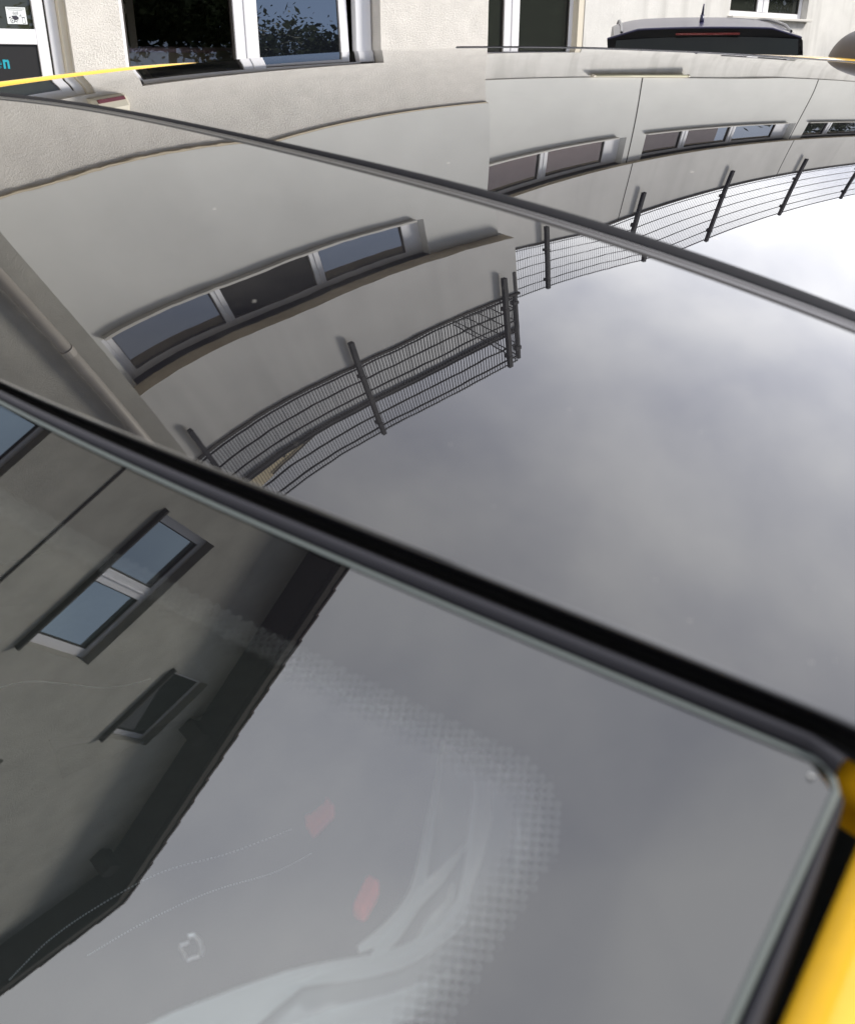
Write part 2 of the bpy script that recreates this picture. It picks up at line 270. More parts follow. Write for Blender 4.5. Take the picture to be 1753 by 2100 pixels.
# ---------------------------------------------------------------- object helpers
def tag(o, label=None, cat=None, group=None, kind=None):
    if label: o['label'] = label
    if cat: o['category'] = cat
    if group: o['group'] = group
    if kind: o['kind'] = kind
    return o
def empty(name, loc=(0, 0, 0), rz=0, **k):
    o = bpy.data.objects.new(name, None); COL.objects.link(o); o.location = loc; o.rotation_euler = (0, 0, rz); o.empty_display_size = .2
    return tag(o, **k)
class MB:
    def __init__(s): s.v = []; s.f = []; s.mi = []
    def quad(s, a, b, c, d, mi=0):
        n = len(s.v); s.v += [tuple(a), tuple(b), tuple(c), tuple(d)]; s.f.append((n, n+1, n+2, n+3)); s.mi.append(mi); return s
    def box(s, x0, x1, y0, y1, z0, z1, mi=0):
        n = len(s.v)
        s.v += [(x0, y0, z0), (x1, y0, z0), (x1, y1, z0), (x0, y1, z0), (x0, y0, z1), (x1, y0, z1), (x1, y1, z1), (x0, y1, z1)]
        for f in ((0, 3, 2, 1), (4, 5, 6, 7), (0, 1, 5, 4), (1, 2, 6, 5), (2, 3, 7, 6), (3, 0, 4, 7)): s.f.append(tuple(n+i for i in f)); s.mi.append(mi)
        return s
    def tube(s, p, q, r, n=8, r2=None, cap=True):
        p, q = Vector(p), Vector(q); r2 = r if r2 is None else r2; ax = (q-p).normalized()
        a = ax.orthogonal().normalized(); b = ax.cross(a); k = len(s.v)
        for c, rr in ((p, r), (q, r2)):
            for i in range(n):
                t = 2*math.pi*i/n; s.v.append(tuple(c+(a*math.cos(t)+b*math.sin(t))*rr))
        for i in range(n):
            j = (i+1) % n; s.f.append((k+i, k+j, k+n+j, k+n+i)); s.mi.append(0)
        if cap:
            s.f.append(tuple(k+i for i in reversed(range(n)))); s.f.append(tuple(k+n+i for i in range(n))); s.mi += [0, 0]
        return s
    def grid(s, pts, close=False, mi=0):
        """pts[i][j] -> quads"""
        k = len(s.v); ni, nj = len(pts), len(pts[0])
        for row in pts: s.v += [tuple(p) for p in row]
        for i in range(ni-1):
            for j in range(nj-1+(1 if close else 0)):
                j2 = (j+1) % nj
                s.f.append((k+i*nj+j, k+(i+1)*nj+j, k+(i+1)*nj+j2, k+i*nj+j2)); s.mi.append(mi)
        return s
    def poly(s, pts, mi=0):
        k = len(s.v); s.v += [tuple(p) for p in pts]; s.f.append(tuple(range(k, k+len(pts)))); s.mi.append(mi); return s
    def build(s, name, mat, parent=None, smooth=False, bevel=0, loc=None, solid=0):
        me = bpy.data.meshes.new(name); me.from_pydata(s.v, [], s.f)
        for mm in (mat if isinstance(mat, (list, tuple)) else [mat]): me.materials.append(mm)
        if isinstance(mat, (list, tuple)):
            for p, mi in zip(me.polygons, s.mi): p.material_index = mi
        me.polygons.foreach_set('use_smooth', [smooth]*len(me.polygons)); me.update()
        o = bpy.data.objects.new(name, me); COL.objects.link(o)
        if parent: o.parent = parent
        if loc: o.location = loc
        if solid:
            q = o.modifiers.new('s', 'SOLIDIFY'); q.thickness = solid; q.offset = -1
        if bevel:
            w = o.modifiers.new('w', 'WELD'); w.merge_threshold = 1e-5
            q = o.modifiers.new('b', 'BEVEL'); q.width = bevel; q.segments = 2; q.limit_method = 'ANGLE'; q.angle_limit = R(40)
        return o

# ================================================================= THE SETTING
g = MB().quad((-900, -900, 0), (900, -900, 0), (900, 900, 0), (-900, 900, 0)).build('ground', pbr('ground_far', (.11, .115, .10), .95, var=(.05, .2)))
tag(g, kind='structure')
g = MB().quad((-40, -11, .004), (60, -11, .004), (60, 6.3, .004), (-40, 6.3, .004)).build('road', M['asphalt']); tag(g, kind='structure')
MB().box(1.0, 60, 6.3, 7.7, 0.0, .12).box(-40, 1.0, 5.1, 5.6, 0, .12).build('pavement', M['pave']).__setitem__('kind', 'structure')

# ---- walls with openings
def wall(name, x0, x1, z0, z1, y, depth, holes, mat, parent, ends=True, top=True, bottom=False, soffit=None):
    xs = sorted({x0, x1} | {h[i] for h in holes for i in (0, 1) if x0 < h[i] < x1}); zs = sorted({z0, z1} | {h[i] for h in holes for i in (2, 3) if z0 < h[i] < z1})
    mb = MB()
    def hole(cx, cz): return any(h[0] < cx < h[1] and h[2] < cz < h[3] for h in holes)
    for i in range(len(xs)-1):
        for j in range(len(zs)-1):
            if not hole((xs[i]+xs[i+1])/2, (zs[j]+zs[j+1])/2):
                mb.quad((xs[i], y, zs[j]), (xs[i+1], y, zs[j]), (xs[i+1], y, zs[j+1]), (xs[i], y, zs[j+1]))
    for h in holes:
        a, b, c, d = max(h[0], x0), min(h[1], x1), max(h[2], z0), min(h[3], z1)
        if h[0] >= x0: mb.quad((a, y, c), (a, y, d), (a, y+depth, d), (a, y+depth, c))
        if h[1] <= x1: mb.quad((b, y+depth, c), (b, y+depth, d), (b, y, d), (b, y, c))
        if h[2] >= z0: mb.quad((a, y, c), (a, y+depth, c), (b, y+depth, c), (b, y, c))
        if h[3] <= z1: mb.quad((a, y+depth, d), (a, y, d), (b, y, d), (b, y+depth, d), 1)
    if ends:
        mb.quad((x1, y, z0), (x1, y+depth, z0), (x1, y+depth, z1), (x1, y, z1)); mb.quad((x0, y+depth, z0), (x0, y, z0), (x0, y, z1), (x0, y+depth, z1))
    if top: mb.quad((x0, y, z1), (x1, y, z1), (x1, y+depth, z1), (x0, y+depth, z1))
    if bottom: mb.quad((x0, y+depth, z0), (x1, y+depth, z0), (x1, y, z0), (x0, y, z0), 1)
    return mb.build(name, [mat, soffit or mat], parent)

def window(parent, x0, x1, z0, z1, y, mulls=(), fw=.055, mw=.12, glass='pane', sill=True, sillmat='sill_stone', ywall=None, odd=-1):
    """frame filling the opening x0..x1, z0..z1 at depth y; every pane its own sub-part"""
    mb = MB(); d = .07
    mb.box(x0, x1, y, y+d, z0, z0+fw).box(x0, x1, y, y+d, z1-fw, z1).box(x0, x0+fw, y, y+d, z0+fw, z1-fw).box(x1-fw, x1, y, y+d, z0+fw, z1-fw)
    cuts = [x0+fw]
    for c in mulls:
        mb.box(c-mw/2, c+mw/2, y-.008, y+d, z0+fw, z1-fw); mb.box(c-.008, c+.008, y-.02, y-.008, z0+fw, z1-fw); cuts += [c-mw/2, c+mw/2]
    cuts.append(x1-fw)
    w = mb.build('window', M['white_frame'], parent, bevel=.004)
    for i in range(0, len(cuts), 2):
        a, b = cuts[i], cuts[i+1]
        MB().box(a-.01, b+.01, y+.03, y+.036, z0+fw-.01, z1-fw+.01).build('pane', M['open_dark' if i//2 == odd else glass], w)
        s = MB(); k = .012
        s.box(a, b, y+.012, y+.028, z0+fw, z0+fw+k).box(a, b, y+.012, y+.028, z1-fw-k, z1-fw).box(a, a+k, y+.012, y+.028, z0+fw+k, z1-fw-k).box(b-k, b, y+.012, y+.028, z0+fw+k, z1-fw-k)
        s.build('gasket', M['dark_joint'], w)
    if sill:
        yw = ywall if ywall is not None else y-.12
        MB().box(x0-.04, x1+.04, yw-.07, y+.01, z0-.035, z0-.003).build('sill', M[sillmat], w, bevel=.004)
    return w

# ================================================================= MAIN BUILDING, near wing
YN = 7.7
bld = empty('office_building', (1.0, 7.7, 0), label='pale plastered building with rough ground floor, grey upper storey and window bands, parapet on top', cat='building')
def bpart(mb_or_obj): return mb_or_obj
bl_off = Matrix.Translation((-1.0, -7.7, 0))
class Off(MB):
    pass
# children are modelled in world coordinates, the Empty's offset is taken back with an inverse
def adopt(parent):
    for ch in list(parent.children): ch.matrix_parent_inverse = parent.matrix_basis.inverted()
DOOR = (1.62, 2.80, .0, 2.43); WG = (3.20, 5.62, 1.02, 2.43)
wall('ground_floor_wall', 1.0, 6.915, 0, 3.475, YN-.025, .22, [DOOR, WG], M['rough_plaster'], bld)
wb = (1.37, 5.79, 4.86, 5.46)
wall('upper_wall', 1.0, 6.935, 3.475, 5.46, 7.65, .2, [wb], M['smooth_plaster'], bld, bottom=True, soffit=M['brown_soffit'])
wall('parapet_wall', 1.0, 7.03, 5.46, 6.455, 7.45, .2, [], M['top_plaster'], bld, bottom=True, soffit=M['brown_soffit'])
MB().box(1.0, 7.05, 7.425, 7.76, 6.455, 6.485).build('parapet_cap', M['dark_joint'], bld)
MB().box(1.0, 6.90, 7.651, 7.70, 3.46, 3.475).build('ledge_strip', M['brown_soffit'], bld)
# return walls facing right
MB().quad((6.915, 7.92, 0), (6.915, 8.94, 0), (6.915, 8.94, 3.475), (6.915, 7.92, 3.475)).build('return_wall', M['rough_plaster'], bld)
MB().quad((6.925, 7.85, 3.515), (6.925, 8.94, 3.475), (6.925, 8.94, 5.44), (6.925, 7.85, 5.44)).quad((7.03, 7.65, 5.46), (7.03, 8.94, 5.46), (7.03, 8.94, 6.455), (7.03, 7.65, 6.455)).build('return_wall', M['smooth_plaster'], bld)
MB().box(1.0, 6.9, 7.92, 15, 6.1, 6.12).build('flat_roof', M['asphalt'], bld)
window(bld, 1.45, 5.61, 4.86, 5.458, 7.77, mulls=(2.99, 4.29), fw=.075, mw=.13, ywall=7.65, odd=1)
MB().box(5.61, 5.79, 7.775, 7.84, 4.86, 5.46).build('frame_widening', M['white_frame'], bld)
MB().box(1.37, 1.45, 7.775, 7.84, 4.86, 5.46).build('frame_widening', M['white_frame'], bld)
# ground floor double window: left leaf shut, right leaf tilted in
wg = MB(); y = 7.80
x0, x1, z0, z1 = 3.20, 5.60, 1.05, 2.43
wg.box(x0, x1, y, y+.07, z0, z0+.06).box(x0, x1, y, y+.07, z1-.06, z1).box(x0, x0+.075, y, y+.07, z0, z1).box(x1-.165, x1, y, y+.07, z0, z1)
wg.box(4.215, 4.31, y-.006, y+.07, z0+.06, z1-.06).box(4.31, 4.43, y-.016, y+.07, z0+.06, z1-.06)
wf = wg.build('window', M['white_frame'], bld, bevel=.006)
MB().box(3.27, 4.22, y+.03, y+.036, z0+.05, z1-.05).build('pane', M['pane_clear'], wf)
MB().box(3.275, 3.29, y+.01, y+.03, z0+.06, z1-.06).box(4.20, 4.215, y+.01, y+.03, z0+.06, z1-.06).box(3.29, 4.20, y+.01, y+.03, z1-.075, z1-.06).build('gasket', M['dark_joint'], wf)
MB().box(x0-.04, x1+.04, 7.62, 7.81, z0-.04, z0-.004).build('sill', M['sill_stone'], wf, bevel=.004)
tl = R(-3.2)
def tp(x, yy, z):   # tilt about the bottom hinge
    dz = z-(z0+.06); return (x, y+.02+yy*math.cos(tl)-dz*math.sin(tl), z0+.06+dz*math.cos(tl)+yy*math.sin(tl))
def tbox(mb, a, b, c, d, e_, f_):
    n = len(mb.v); mb.v += [tp(*q) for q in ((a, c, e_), (b, c, e_), (b, d, e_), (a, d, e_), (a, c, f_), (b, c, f_), (b, d, f_), (a, d, f_))]
    for f in ((0, 3, 2, 1), (4, 5, 6, 7), (0, 1, 5, 4), (1, 2, 6, 5), (2, 3, 7, 6), (3, 0, 4, 7)): mb.f.append(tuple(n+i for i in f)); mb.mi.append(0)
sm = MB(); za, zb = z0+.065, z1-.065
tbox(sm, 4.435, 4.445, 0, .05, za, zb); tbox(sm, 5.30, 5.385, 0, .05, za, zb); tbox(sm, 4.445, 5.30, 0, .05, za, za+.05); tbox(sm, 4.445, 5.30, 0, .05, zb-.06, zb)
sa = sm.build('tilted_sash', M['white_frame'], wf, bevel=.004)
sm = MB(); tbox(sm, 4.44, 5.305, .02, .026, za+.03, zb-.03); sm.build('tilted_pane', winglass('pane_mirror', (.006, .007, .010), 2.1), wf)
# room behind the ground floor windows
rm = MB(); X0, X1, Y0, Y1 = 2.9, 6.7, 7.93, 12.5
rm.quad((X0, Y1, 0), (X1, Y1, 0), (X1, Y1, 3), (X0, Y1, 3)).quad((X0, Y0, 0), (X0, Y1, 0), (X0, Y1, 3), (X0, Y0, 3)).quad((X1, Y1, 0), (X1, Y0, 0), (X1, Y0, 3), (X1, Y1, 3)).quad((X0, Y0, 3), (X0, Y1, 3), (X1, Y1, 3), (X1, Y0, 3))
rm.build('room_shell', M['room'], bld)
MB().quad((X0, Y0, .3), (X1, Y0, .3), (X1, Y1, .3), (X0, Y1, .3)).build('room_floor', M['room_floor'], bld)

# door
dr = empty('glazed_door', (2.2, 7.8, 0), label='white framed door with dark glass above a black lower panel, left of the double window', cat='door')
mb = MB(); y = 7.78
mb.box(2.68, 2.755, y-.01, y+.07, 0.02, 2.42).box(1.64, 2.68, y-.01, y+.07, 2.36, 2.42).box(1.64, 1.70, y-.01, y+.07, .02, 2.36)
mb.build('door_frame', M['white_frame'], dr, bevel=.004)
MB().box(2.755, 2.80, 7.72, 7.86, 0, 2.43).build('cream_trim', M['cream'], dr)
mb = MB(); y = 7.775
mb.box(2.585, 2.665, y, y+.05, .05, 2.39).box(1.71, 1.79, y, y+.05, .05, 2.39).box(1.79, 2.585, y, y+.05, 1.53, 1.63).box(1.79, 2.585, y, y+.05, 2.31, 2.39).box(1.79, 2.585, y, y+.05, .05, .17)
lf = mb.build('door_leaf', M['white_frame'], dr, bevel=.004)
MB().box(1.78, 2.595, y+.02, y+.026, 1.62, 2.32).build('pane', winglass('pane_door', (.035, .038, .025), 1.5), lf)
MB().box(1.78, 2.595, y+.015, y+.022, .16, 1.54).build('lower_panel', M['black_panel'], lf)
MB().box(2.665, 2.68, y+.01, y+.02, .03, 2.41).build('door_gap', M['dark_joint'], dr)
# cyan letters e n on the lower panel
def strip2d(mb, pts, w, y, dy=.002, closed=False):
    """ribbon of width w along pts (x,z) in the plane y"""
    n = len(pts)
    for i in range(n-1):
        a, b = Vector(pts[i]), Vector(pts[i+1]); t = (b-a).normalized(); q = Vector((-t.y, t.x))*w/2; a2, b2 = a-t*w*.15, b+t*w*.15
        mb.poly([(a2.x-q.x, y, a2.y-q.y), (b2.x-q.x, y, b2.y-q.y), (b2.x+q.x, y, b2.y+q.y), (a2.x+q.x, y, a2.y+q.y)])
yl = y+.0125
mb = MB(); zb0, xh, sw = 1.371, .060, .0125
# n
xl = 2.3215; sw = .0150
mb.box(xl, xl+sw, yl, yl+.002, zb0, zb0+xh).box(xl+.0290, xl+.0290+sw, yl, yl+.002, zb0, zb0+xh-.008).box(xl+sw, xl+.0290, yl, yl+.002, zb0+xh-.016, zb0+xh-.001).box(xl+.0290, xl+.0290+sw*.75, yl, yl+.002, zb0+xh-.008, zb0+xh-.001)
mb.build('letter_n', M['cyan'], lf)
mb = MB(); xe, ze = 2.291, zb0+xh/2
arc = [(xe+.0135*math.cos(R(a)), ze+.0235*math.sin(R(a))) for a in range(0, 320, 12)]
strip2d(mb, arc, sw*.8, yl); mb.quad((xe-.012, yl-.0006, ze-.004), (xe+.0185, yl-.0006, ze-.004), (xe+.0185, yl-.0006, ze+.004), (xe-.012, yl-.0006, ze+.004))
mb.build('letter_e', M['cyan'], lf)
# sticker with surveillance camera and phone
st = MB().box(2.404, 2.542, y+.0165, y+.0185, 1.662, 1.770).build('sticker', M['sticker'], lf)
ys = y+.0155
mb = MB()
def SP(a, b): return (2.404+a*.138, 1.770-b*.108)
def poly2(pts, yy=ys): mb.poly([(SP(*p)[0], yy, SP(*p)[1]) for p in pts][::-1])
poly2([(.24, .52), (.50, .50), (.60, .62), (.58, .70), (.42, .78), (.30, .66)])
poly2([(.10, .62), (.18, .56), (.21, .60), (.14, .68)])
strip2d(mb, [SP(.27+.10*math.cos(R(a)), .80+.13*math.sin(R(a))) for a in range(0, 361, 24)], .0032, ys)
poly2([(.24, .77), (.28, .75), (.29, .84), (.25, .85)])
strip2d(mb, [SP(.34, .84), SP(.46, .86), SP(.56, .74)], .003, ys)
strip2d(mb, [SP(.47, .86), SP(.49, .95)], .002, ys); strip2d(mb, [SP(.46, .30), SP(.48, .50)], .0016, ys)
for s_ in (-1, 1):
    for k_ in (.05, .09, .13):
        strip2d(mb, [SP(.47+s_*k_*math.cos(R(a)), .36+1.15*k_*math.sin(R(a))) for a in range(-50, 51, 20)], .0014, ys)
for k_ in (.04, .08, .12):
    strip2d(mb, [SP(.76-k_*math.cos(R(a)), .56-1.1*k_*math.sin(R(a))) for a in range(10, 81, 14)], .0018, ys)
strip2d(mb, [SP(.76, .60), SP(.90, .60)], .0045, ys); strip2d(mb, [SP(.77, .60), SP(.77, .95), SP(.91, .95), SP(.90, .60)], .0018, ys)
mb.build('sticker_print', M['ink'], st)
mb = MB(); strip2d(mb, [SP(.06, .07), SP(.94, .09)], .0045, ys); strip2d(mb, [SP(.12, .17), SP(.84, .18)], .0035, ys); mb.build('sticker_text_lines', M['greyink'], st)
MB().tube((1.85, y-.03, 1.12), (1.85, y-.03, 1.0), .012).tube((1.85, y-.03, 1.1), (1.85, y+.01, 1.1), .01).build('door_handle', M['silver'], lf)
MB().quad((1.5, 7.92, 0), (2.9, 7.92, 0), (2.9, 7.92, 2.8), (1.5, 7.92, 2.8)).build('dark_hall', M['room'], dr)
adopt(bld)
for ch in list(dr.children): ch.matrix_parent_inverse = dr.matrix_basis.inverted()

dr.location = dr.location+Vector((.002, 0, .022)); wf.location.x = .002
# furniture in the room
def table(x0, x1, y0, y1, z, lab):
    t = empty('table', ((x0+x1)/2, (y0+y1)/2, .3), label=lab, cat='table', group='tables in the dark room behind the window')
    MB().box(x0, x1, y0, y1, z-.03, z).build('tabletop', M['cloth'], t)
    MB().box(x0+.02, x1-.02, y0+.01, y0+.02, z-.16, z-.03).build('apron', M['pale_wood'], t)
    for a in (x0+.05, x1-.05):
        for b in (y0+.05, y1-.05): MB().box(a-.02, a+.02, b-.02, b+.02, .3, z-.03).build('leg', M['pale_wood'], t)
    for ch in list(t.children): ch.matrix_parent_inverse = t.matrix_basis.inverted()
table(3.5, 4.5, 8.7, 9.4, 1.56, 'pinkish table nearest the glass in the dark room behind the left pane')
table(4.2, 5.6, 9.7, 10.5, 1.60, 'longer pinkish table further back in the dark room behind the window')
tp_ = empty('open_inner_door', (3.62, 9.2, .3), label='pale wooden door ajar at the left of the dark room behind the window', cat='door')
MB().box(3.60, 3.66, 9.2, 9.28, .3, 2.7).box(3.9, 3.97, 9.2, 9.28, .3, 2.7).box(3.66, 3.9, 9.2, 9.28, 1.85, 1.93).box(3.66, 3.9, 9.2, 9.28, 2.6, 2.7).box(3.66, 3.9, 9.2, 9.28, .3, .5).build('door_frame', M['pale_wood'], tp_)
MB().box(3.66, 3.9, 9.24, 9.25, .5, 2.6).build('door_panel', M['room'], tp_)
for ch in list(tp_.children): ch.matrix_parent_inverse = tp_.matrix_basis.inverted()

# ================================================================= far wing
YF = 8.94
fwg = empty('rear_wing', (10, YF, 0), label='set back grey plastered wing with a row of upper windows, behind the dark parked car', cat='building')
WA = (7.2, 9.66, .95, 2.48); WB = (12.60, 14.55, 2.075, 2.42)
wall('ground_floor_wall', 6.9, 34, 0, 3.42, YF+.02, .25, [WA, WB], M['far_plaster'], fwg)
UB = [(7.0, 10.88, 4.90, 5.48), (11.33, 15.49, 4.90, 5.48), (15.90, 20.0, 4.90, 5.48), (20.4, 24.5, 4.90, 5.48)]
wall('upper_wall', 6.9, 34, 3.42, 5.48, YF, .22, UB, M['smooth_plaster'], fwg, bottom=True, soffit=M['brown_soffit'])
wall('parapet_wall', 6.9, 34, 5.48, 6.515, YF-.10, .1, [], M['top_plaster'], fwg, bottom=True, soffit=M['brown_soffit'])
MB().box(7.04, 34, YF-.125, YF+.2, 6.515, 6.545).build('parapet_cap', M['dark_joint'], fwg)
MB().box(6.9, 34, YF+.3, 15, 6.2, 6.22).build('flat_roof', M['asphalt'], fwg)
for xj in (11.0, 15.53, 19.95, 24.4): MB().box(xj-.011, xj+.011, YF-.003, YF+.02, 3.42, 5.48).build('wall_joint', M['dark_joint'], fwg)
for xj in (11.04, 15.55, 19.95): MB().box(xj-.009, xj+.009, YF-.103, YF-.08, 5.48, 6.515).build('wall_joint', M['dark_joint'], fwg)
for (a_, b_, mu_) in ((7.2, 10.60, (8.0, 9.26)), (11.33, 15.12, (12.46, 13.77)), (15.90, 19.7, (16.9, 18.2)), (20.4, 24.2, (21.5, 22.8))):
    window(fwg, a_, b_, 4.895, 5.478, YF+.12, mulls=mu_, fw=.06, mw=.15, ywall=YF, glass='pane_far')
for (a_, b_) in ((10.60, 10.88), (15.12, 15.49), (19.7, 20.0), (24.2, 24.5)): MB().box(a_, b_, YF+.125, YF+.19, 4.90, 5.48).build('frame_widening', M['white_frame'], fwg)
window(fwg, 7.2, 9.56, .98, 2.48, YF+.12, mulls=(8.53,), fw=.06, mw=.24, glass='pane_plain', ywall=YF)
MB().box(9.56, 9.66, YF+.03, YF+.14, .95, 2.48).build('cream_reveal', M['cream'], fwg)
window(fwg, 12.60, 14.54, 2.08, 2.42, YF+.12, mulls=(13.52,), fw=.07, mw=.27, glass='pane_plain', ywall=YF)
for ch in list(fwg.children): ch.matrix_parent_inverse = fwg.matrix_basis.inverted()

# ================================================================= left block with gable
YL = 5.6
lb = empty('gable_house', (0, YL, 0), label='olive grey rendered house with a tiled gable roof, seen mirrored in the windscreen', cat='building')
w0 = (-1.95, -.23, 3.80, 5.078); w1 = (-1.88, -.347, 6.926, 8.02); w2 = (-2.582, -1.655, 9.364, 10.323); w3 = (-4.2, -3.03, 7.2, 8.26)
XA, ZA, SL = -4.52, 12.255, .565      # apex at the wall plane
holes = [w0, w1, w2, w3]
mb = MB(); xr = .975; xl_ = -9.9
zr = ZA-SL*(xr-XA); zl = ZA+SL*(xl_-XA)
# lower rectangle of wall with holes, up to z=8.7; gable above by hand split
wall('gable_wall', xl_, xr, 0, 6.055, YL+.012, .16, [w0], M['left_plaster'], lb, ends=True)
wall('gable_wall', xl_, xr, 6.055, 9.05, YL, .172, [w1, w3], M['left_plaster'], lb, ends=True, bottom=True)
def zg(x): return ZA-SL*abs(x-XA)
cols = [xl_, -6, XA, w2[0], w2[1], -.5, xr]
for a, b in zip(cols[:-1], cols[1:]):
    if (a, b) == (w2[0], w2[1]):
        mb.quad((a, YL, 9.05), (b, YL, 9.05), (b, YL, w2[2]), (a, YL, w2[2])); mb.quad((a, YL, w2[3]), (b, YL, w2[3]), (b, YL, zg(b)), (a, YL, zg(a)))
        mb.quad((a, YL, w2[2]), (a, YL, w2[3]), (a, YL+.17, w2[3]), (a, YL+.17, w2[2])).quad((b, YL+.17, w2[2]), (b, YL+.17, w2[3]), (b, YL, w2[3]), (b, YL, w2[2])).quad((a, YL+.17, w2[3]), (a, YL, w2[3]), (b, YL, w2[3]), (b, YL+.17, w2[3])).quad((a, YL, w2[2]), (a, YL+.17, w2[2]), (b, YL+.17, w2[2]), (b, YL, w2[2]))
    else: mb.quad((a, YL, 9.05), (b, YL, 9.05), (b, YL, zg(b)), (a, YL, zg(a)))
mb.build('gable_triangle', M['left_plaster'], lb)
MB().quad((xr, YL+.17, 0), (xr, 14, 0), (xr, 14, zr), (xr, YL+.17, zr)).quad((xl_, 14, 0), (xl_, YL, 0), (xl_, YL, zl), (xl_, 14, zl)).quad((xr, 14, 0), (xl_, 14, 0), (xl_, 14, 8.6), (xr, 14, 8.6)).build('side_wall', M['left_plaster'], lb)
MB().box(xl_, xr-.002, YL-.008, YL-.001, 6.04, 6.062).build('string_course', M['dark_joint'], lb)
window(lb, w0[0], w0[1], w0[2], w0[3], YL+.12, mulls=(-1.04,), fw=.07, mw=.13, ywall=YL, glass='pane_bright')
window(lb, w1[0], w1[1], w1[2]+.01, w1[3], YL+.13, mulls=(-1.085,), fw=.09, mw=.15, ywall=YL, sillmat='dark_joint', glass='pane_bright')
window(lb, w2[0], w2[1], w2[2]+.01, w2[3], YL+.13, fw=.06, ywall=YL, sillmat='dark_joint', glass='pane_plain')
window(lb, w3[0], w3[1], w3[2]+.01, w3[3], YL+.13, fw=.07, ywall=YL)
# roof: two slabs with tile edge, overhang .6 towards the street
OV = .60; th_ = .16
rf = MB()
for s_ in (1, -1):
    xe_ = xr+.35 if s_ > 0 else xl_-.35
    za = ZA; ze_ = zg(xe_)
    yA, yB = YL-OV, 14.3
    rf.quad((XA, yA, za+.02), (xe_, yA, ze_+.02), (xe_, yB, ze_+.02), (XA, yB, za+.02)) if s_ < 0 else rf.quad((xe_, yA, ze_+.02), (XA, yA, za+.02), (XA, yB, za+.02), (xe_, yB, ze_+.02))
soff = rf.build('soffit', M['soffit_board'], lb)
rt_ = MB(); n_t = 18
for s_ in (1, -1):
    xe_ = xr+.38 if s_ > 0 else xl_-.38
    for i in range(n_t):
        a = XA+(xe_-XA)*i/n_t; b = XA+(xe_-XA)*(i+1.06)/n_t
        za, zb_ = zg(a)+.10, zg(b)+.10
        # each course a slightly tilted slab so that the verge shows the tile steps
        y0_, y1_ = YL-OV-.03, 14.3
        pts = [(a, za+.035), (b, zb_+.075), (b, zb_+.035), (a, za-.02)]
        k = len(rt_.v)
        for yy in (y0_, y1_):
            for p in pts: rt_.v.append((p[0], yy, p[1]))
        for f in ((0, 1, 2, 3), (7, 6, 5, 4), (0, 4, 5, 1), (1, 5, 6, 2), (2, 6, 7, 3), (3, 7, 4, 0)): rt_.f.append(tuple(k+q for q in f)); rt_.mi.append(0)
rt_.build('tiled_roof', M['tile'], lb)
vb_ = MB()
for s_ in (1, -1):
    xe_ = xr+.36 if s_ > 0 else xl_-.36
    for yy, h0, h1 in ((YL-OV-.012, -.06, .085), (YL-OV+.10, -.03, .02)):
        pts = [(XA, zg(XA)+h0), (xe_, zg(xe_)+h0), (xe_, zg(xe_)+h1), (XA, zg(XA)+h1)]
        k = len(vb_.v)
        for dy in (0, .022):
            for p in pts: vb_.v.append((p[0], yy+dy, p[1]))
        for f in ((0, 1, 2, 3), (7, 6, 5, 4), (0, 4, 5, 1), (1, 5, 6, 2), (2, 6, 7, 3), (3, 7, 4, 0)): vb_.f.append(tuple(k+q for q in f)); vb_.mi.append(0)
vb_.build('verge_board', M['soffit_board'], lb)
for xp in (-2.2, -4.2, -6.4):
    z_ = zg(xp)-.2 if abs(xp-XA) > .5 else zg(xp)-.32
    MB().box(xp-.09, xp+.09, YL-OV+.25, YL, z_-.1, z_+.14).build('purlin_end', M['soffit_board'], lb)
for ch in list(lb.children): ch.matrix_parent_inverse = lb.matrix_basis.inverted()
dp = MB(); dp.tube((.705, 5.49, .05), (.705, 5.49, 9.1), .06, 16)
dpo = dp.build('downpipe', M['zinc'], None, smooth=True); tag(dpo, 'pale zinc downpipe running up the corner of the gable house', 'downpipe')
for z_ in (1.5, 3.7, 5.5, 7.3): MB().tube((.705, 5.49, z_), (.705, 5.49, z_+.05), .067, 16).build('pipe_clip', M['zinc'], dpo)

# ================================================================= items on walls
sr = empty('alarm_siren', (2.85, 7.69, 2.50), label='cream alarm box with a dark red lens on the wall between door and window', cat='alarm box')
mb = MB(); prof = [(.0, -.09), (.03, -.13), (.22, -.14), (.36, -.10), (.39, 0)]
for sx in (0,):
    rows = []
    for z_, d_ in prof:
        wv = .145 if z_ < .3 else .12
        rows.append([(-wv, .01, z_), (-wv, d_*.7, z_), (-wv*.8, d_, z_), (wv*.8, d_, z_), (wv, d_*.7, z_), (wv, .01, z_)])
    mb.grid(rows)
    mb.poly([rows[0][i] for i in range(6)])
mb.build('housing', M['siren'], sr, smooth=False)
MB().box(-.115, .115, -.147, -.09, .025, .105).build('lens', M['red_lens'], sr, bevel=.008)
MB().box(-.05, .05, -.07, .005, .39, .43).build('bracket', M['siren'], sr)
tlp = empty('tube_light', (10.93, 8.9, 3.355), label='long tube lamp under the ledge of the set back wing', cat='lamp')
MB().tube((-.98, -.02, 0), (.98, -.02, 0), .022, 14).build('cover', M['lamp_cover'], tlp, smooth=True)
MB().box(-1.0, 1.0, -.02, .04, .012, .04).build('housing', M['cream'], tlp)
for s_ in (-1, 1): MB().tube((s_*.98, -.02, 0), (s_*1.02, -.02, 0), .027, 14).build('end_cap', M['cream'], tlp)

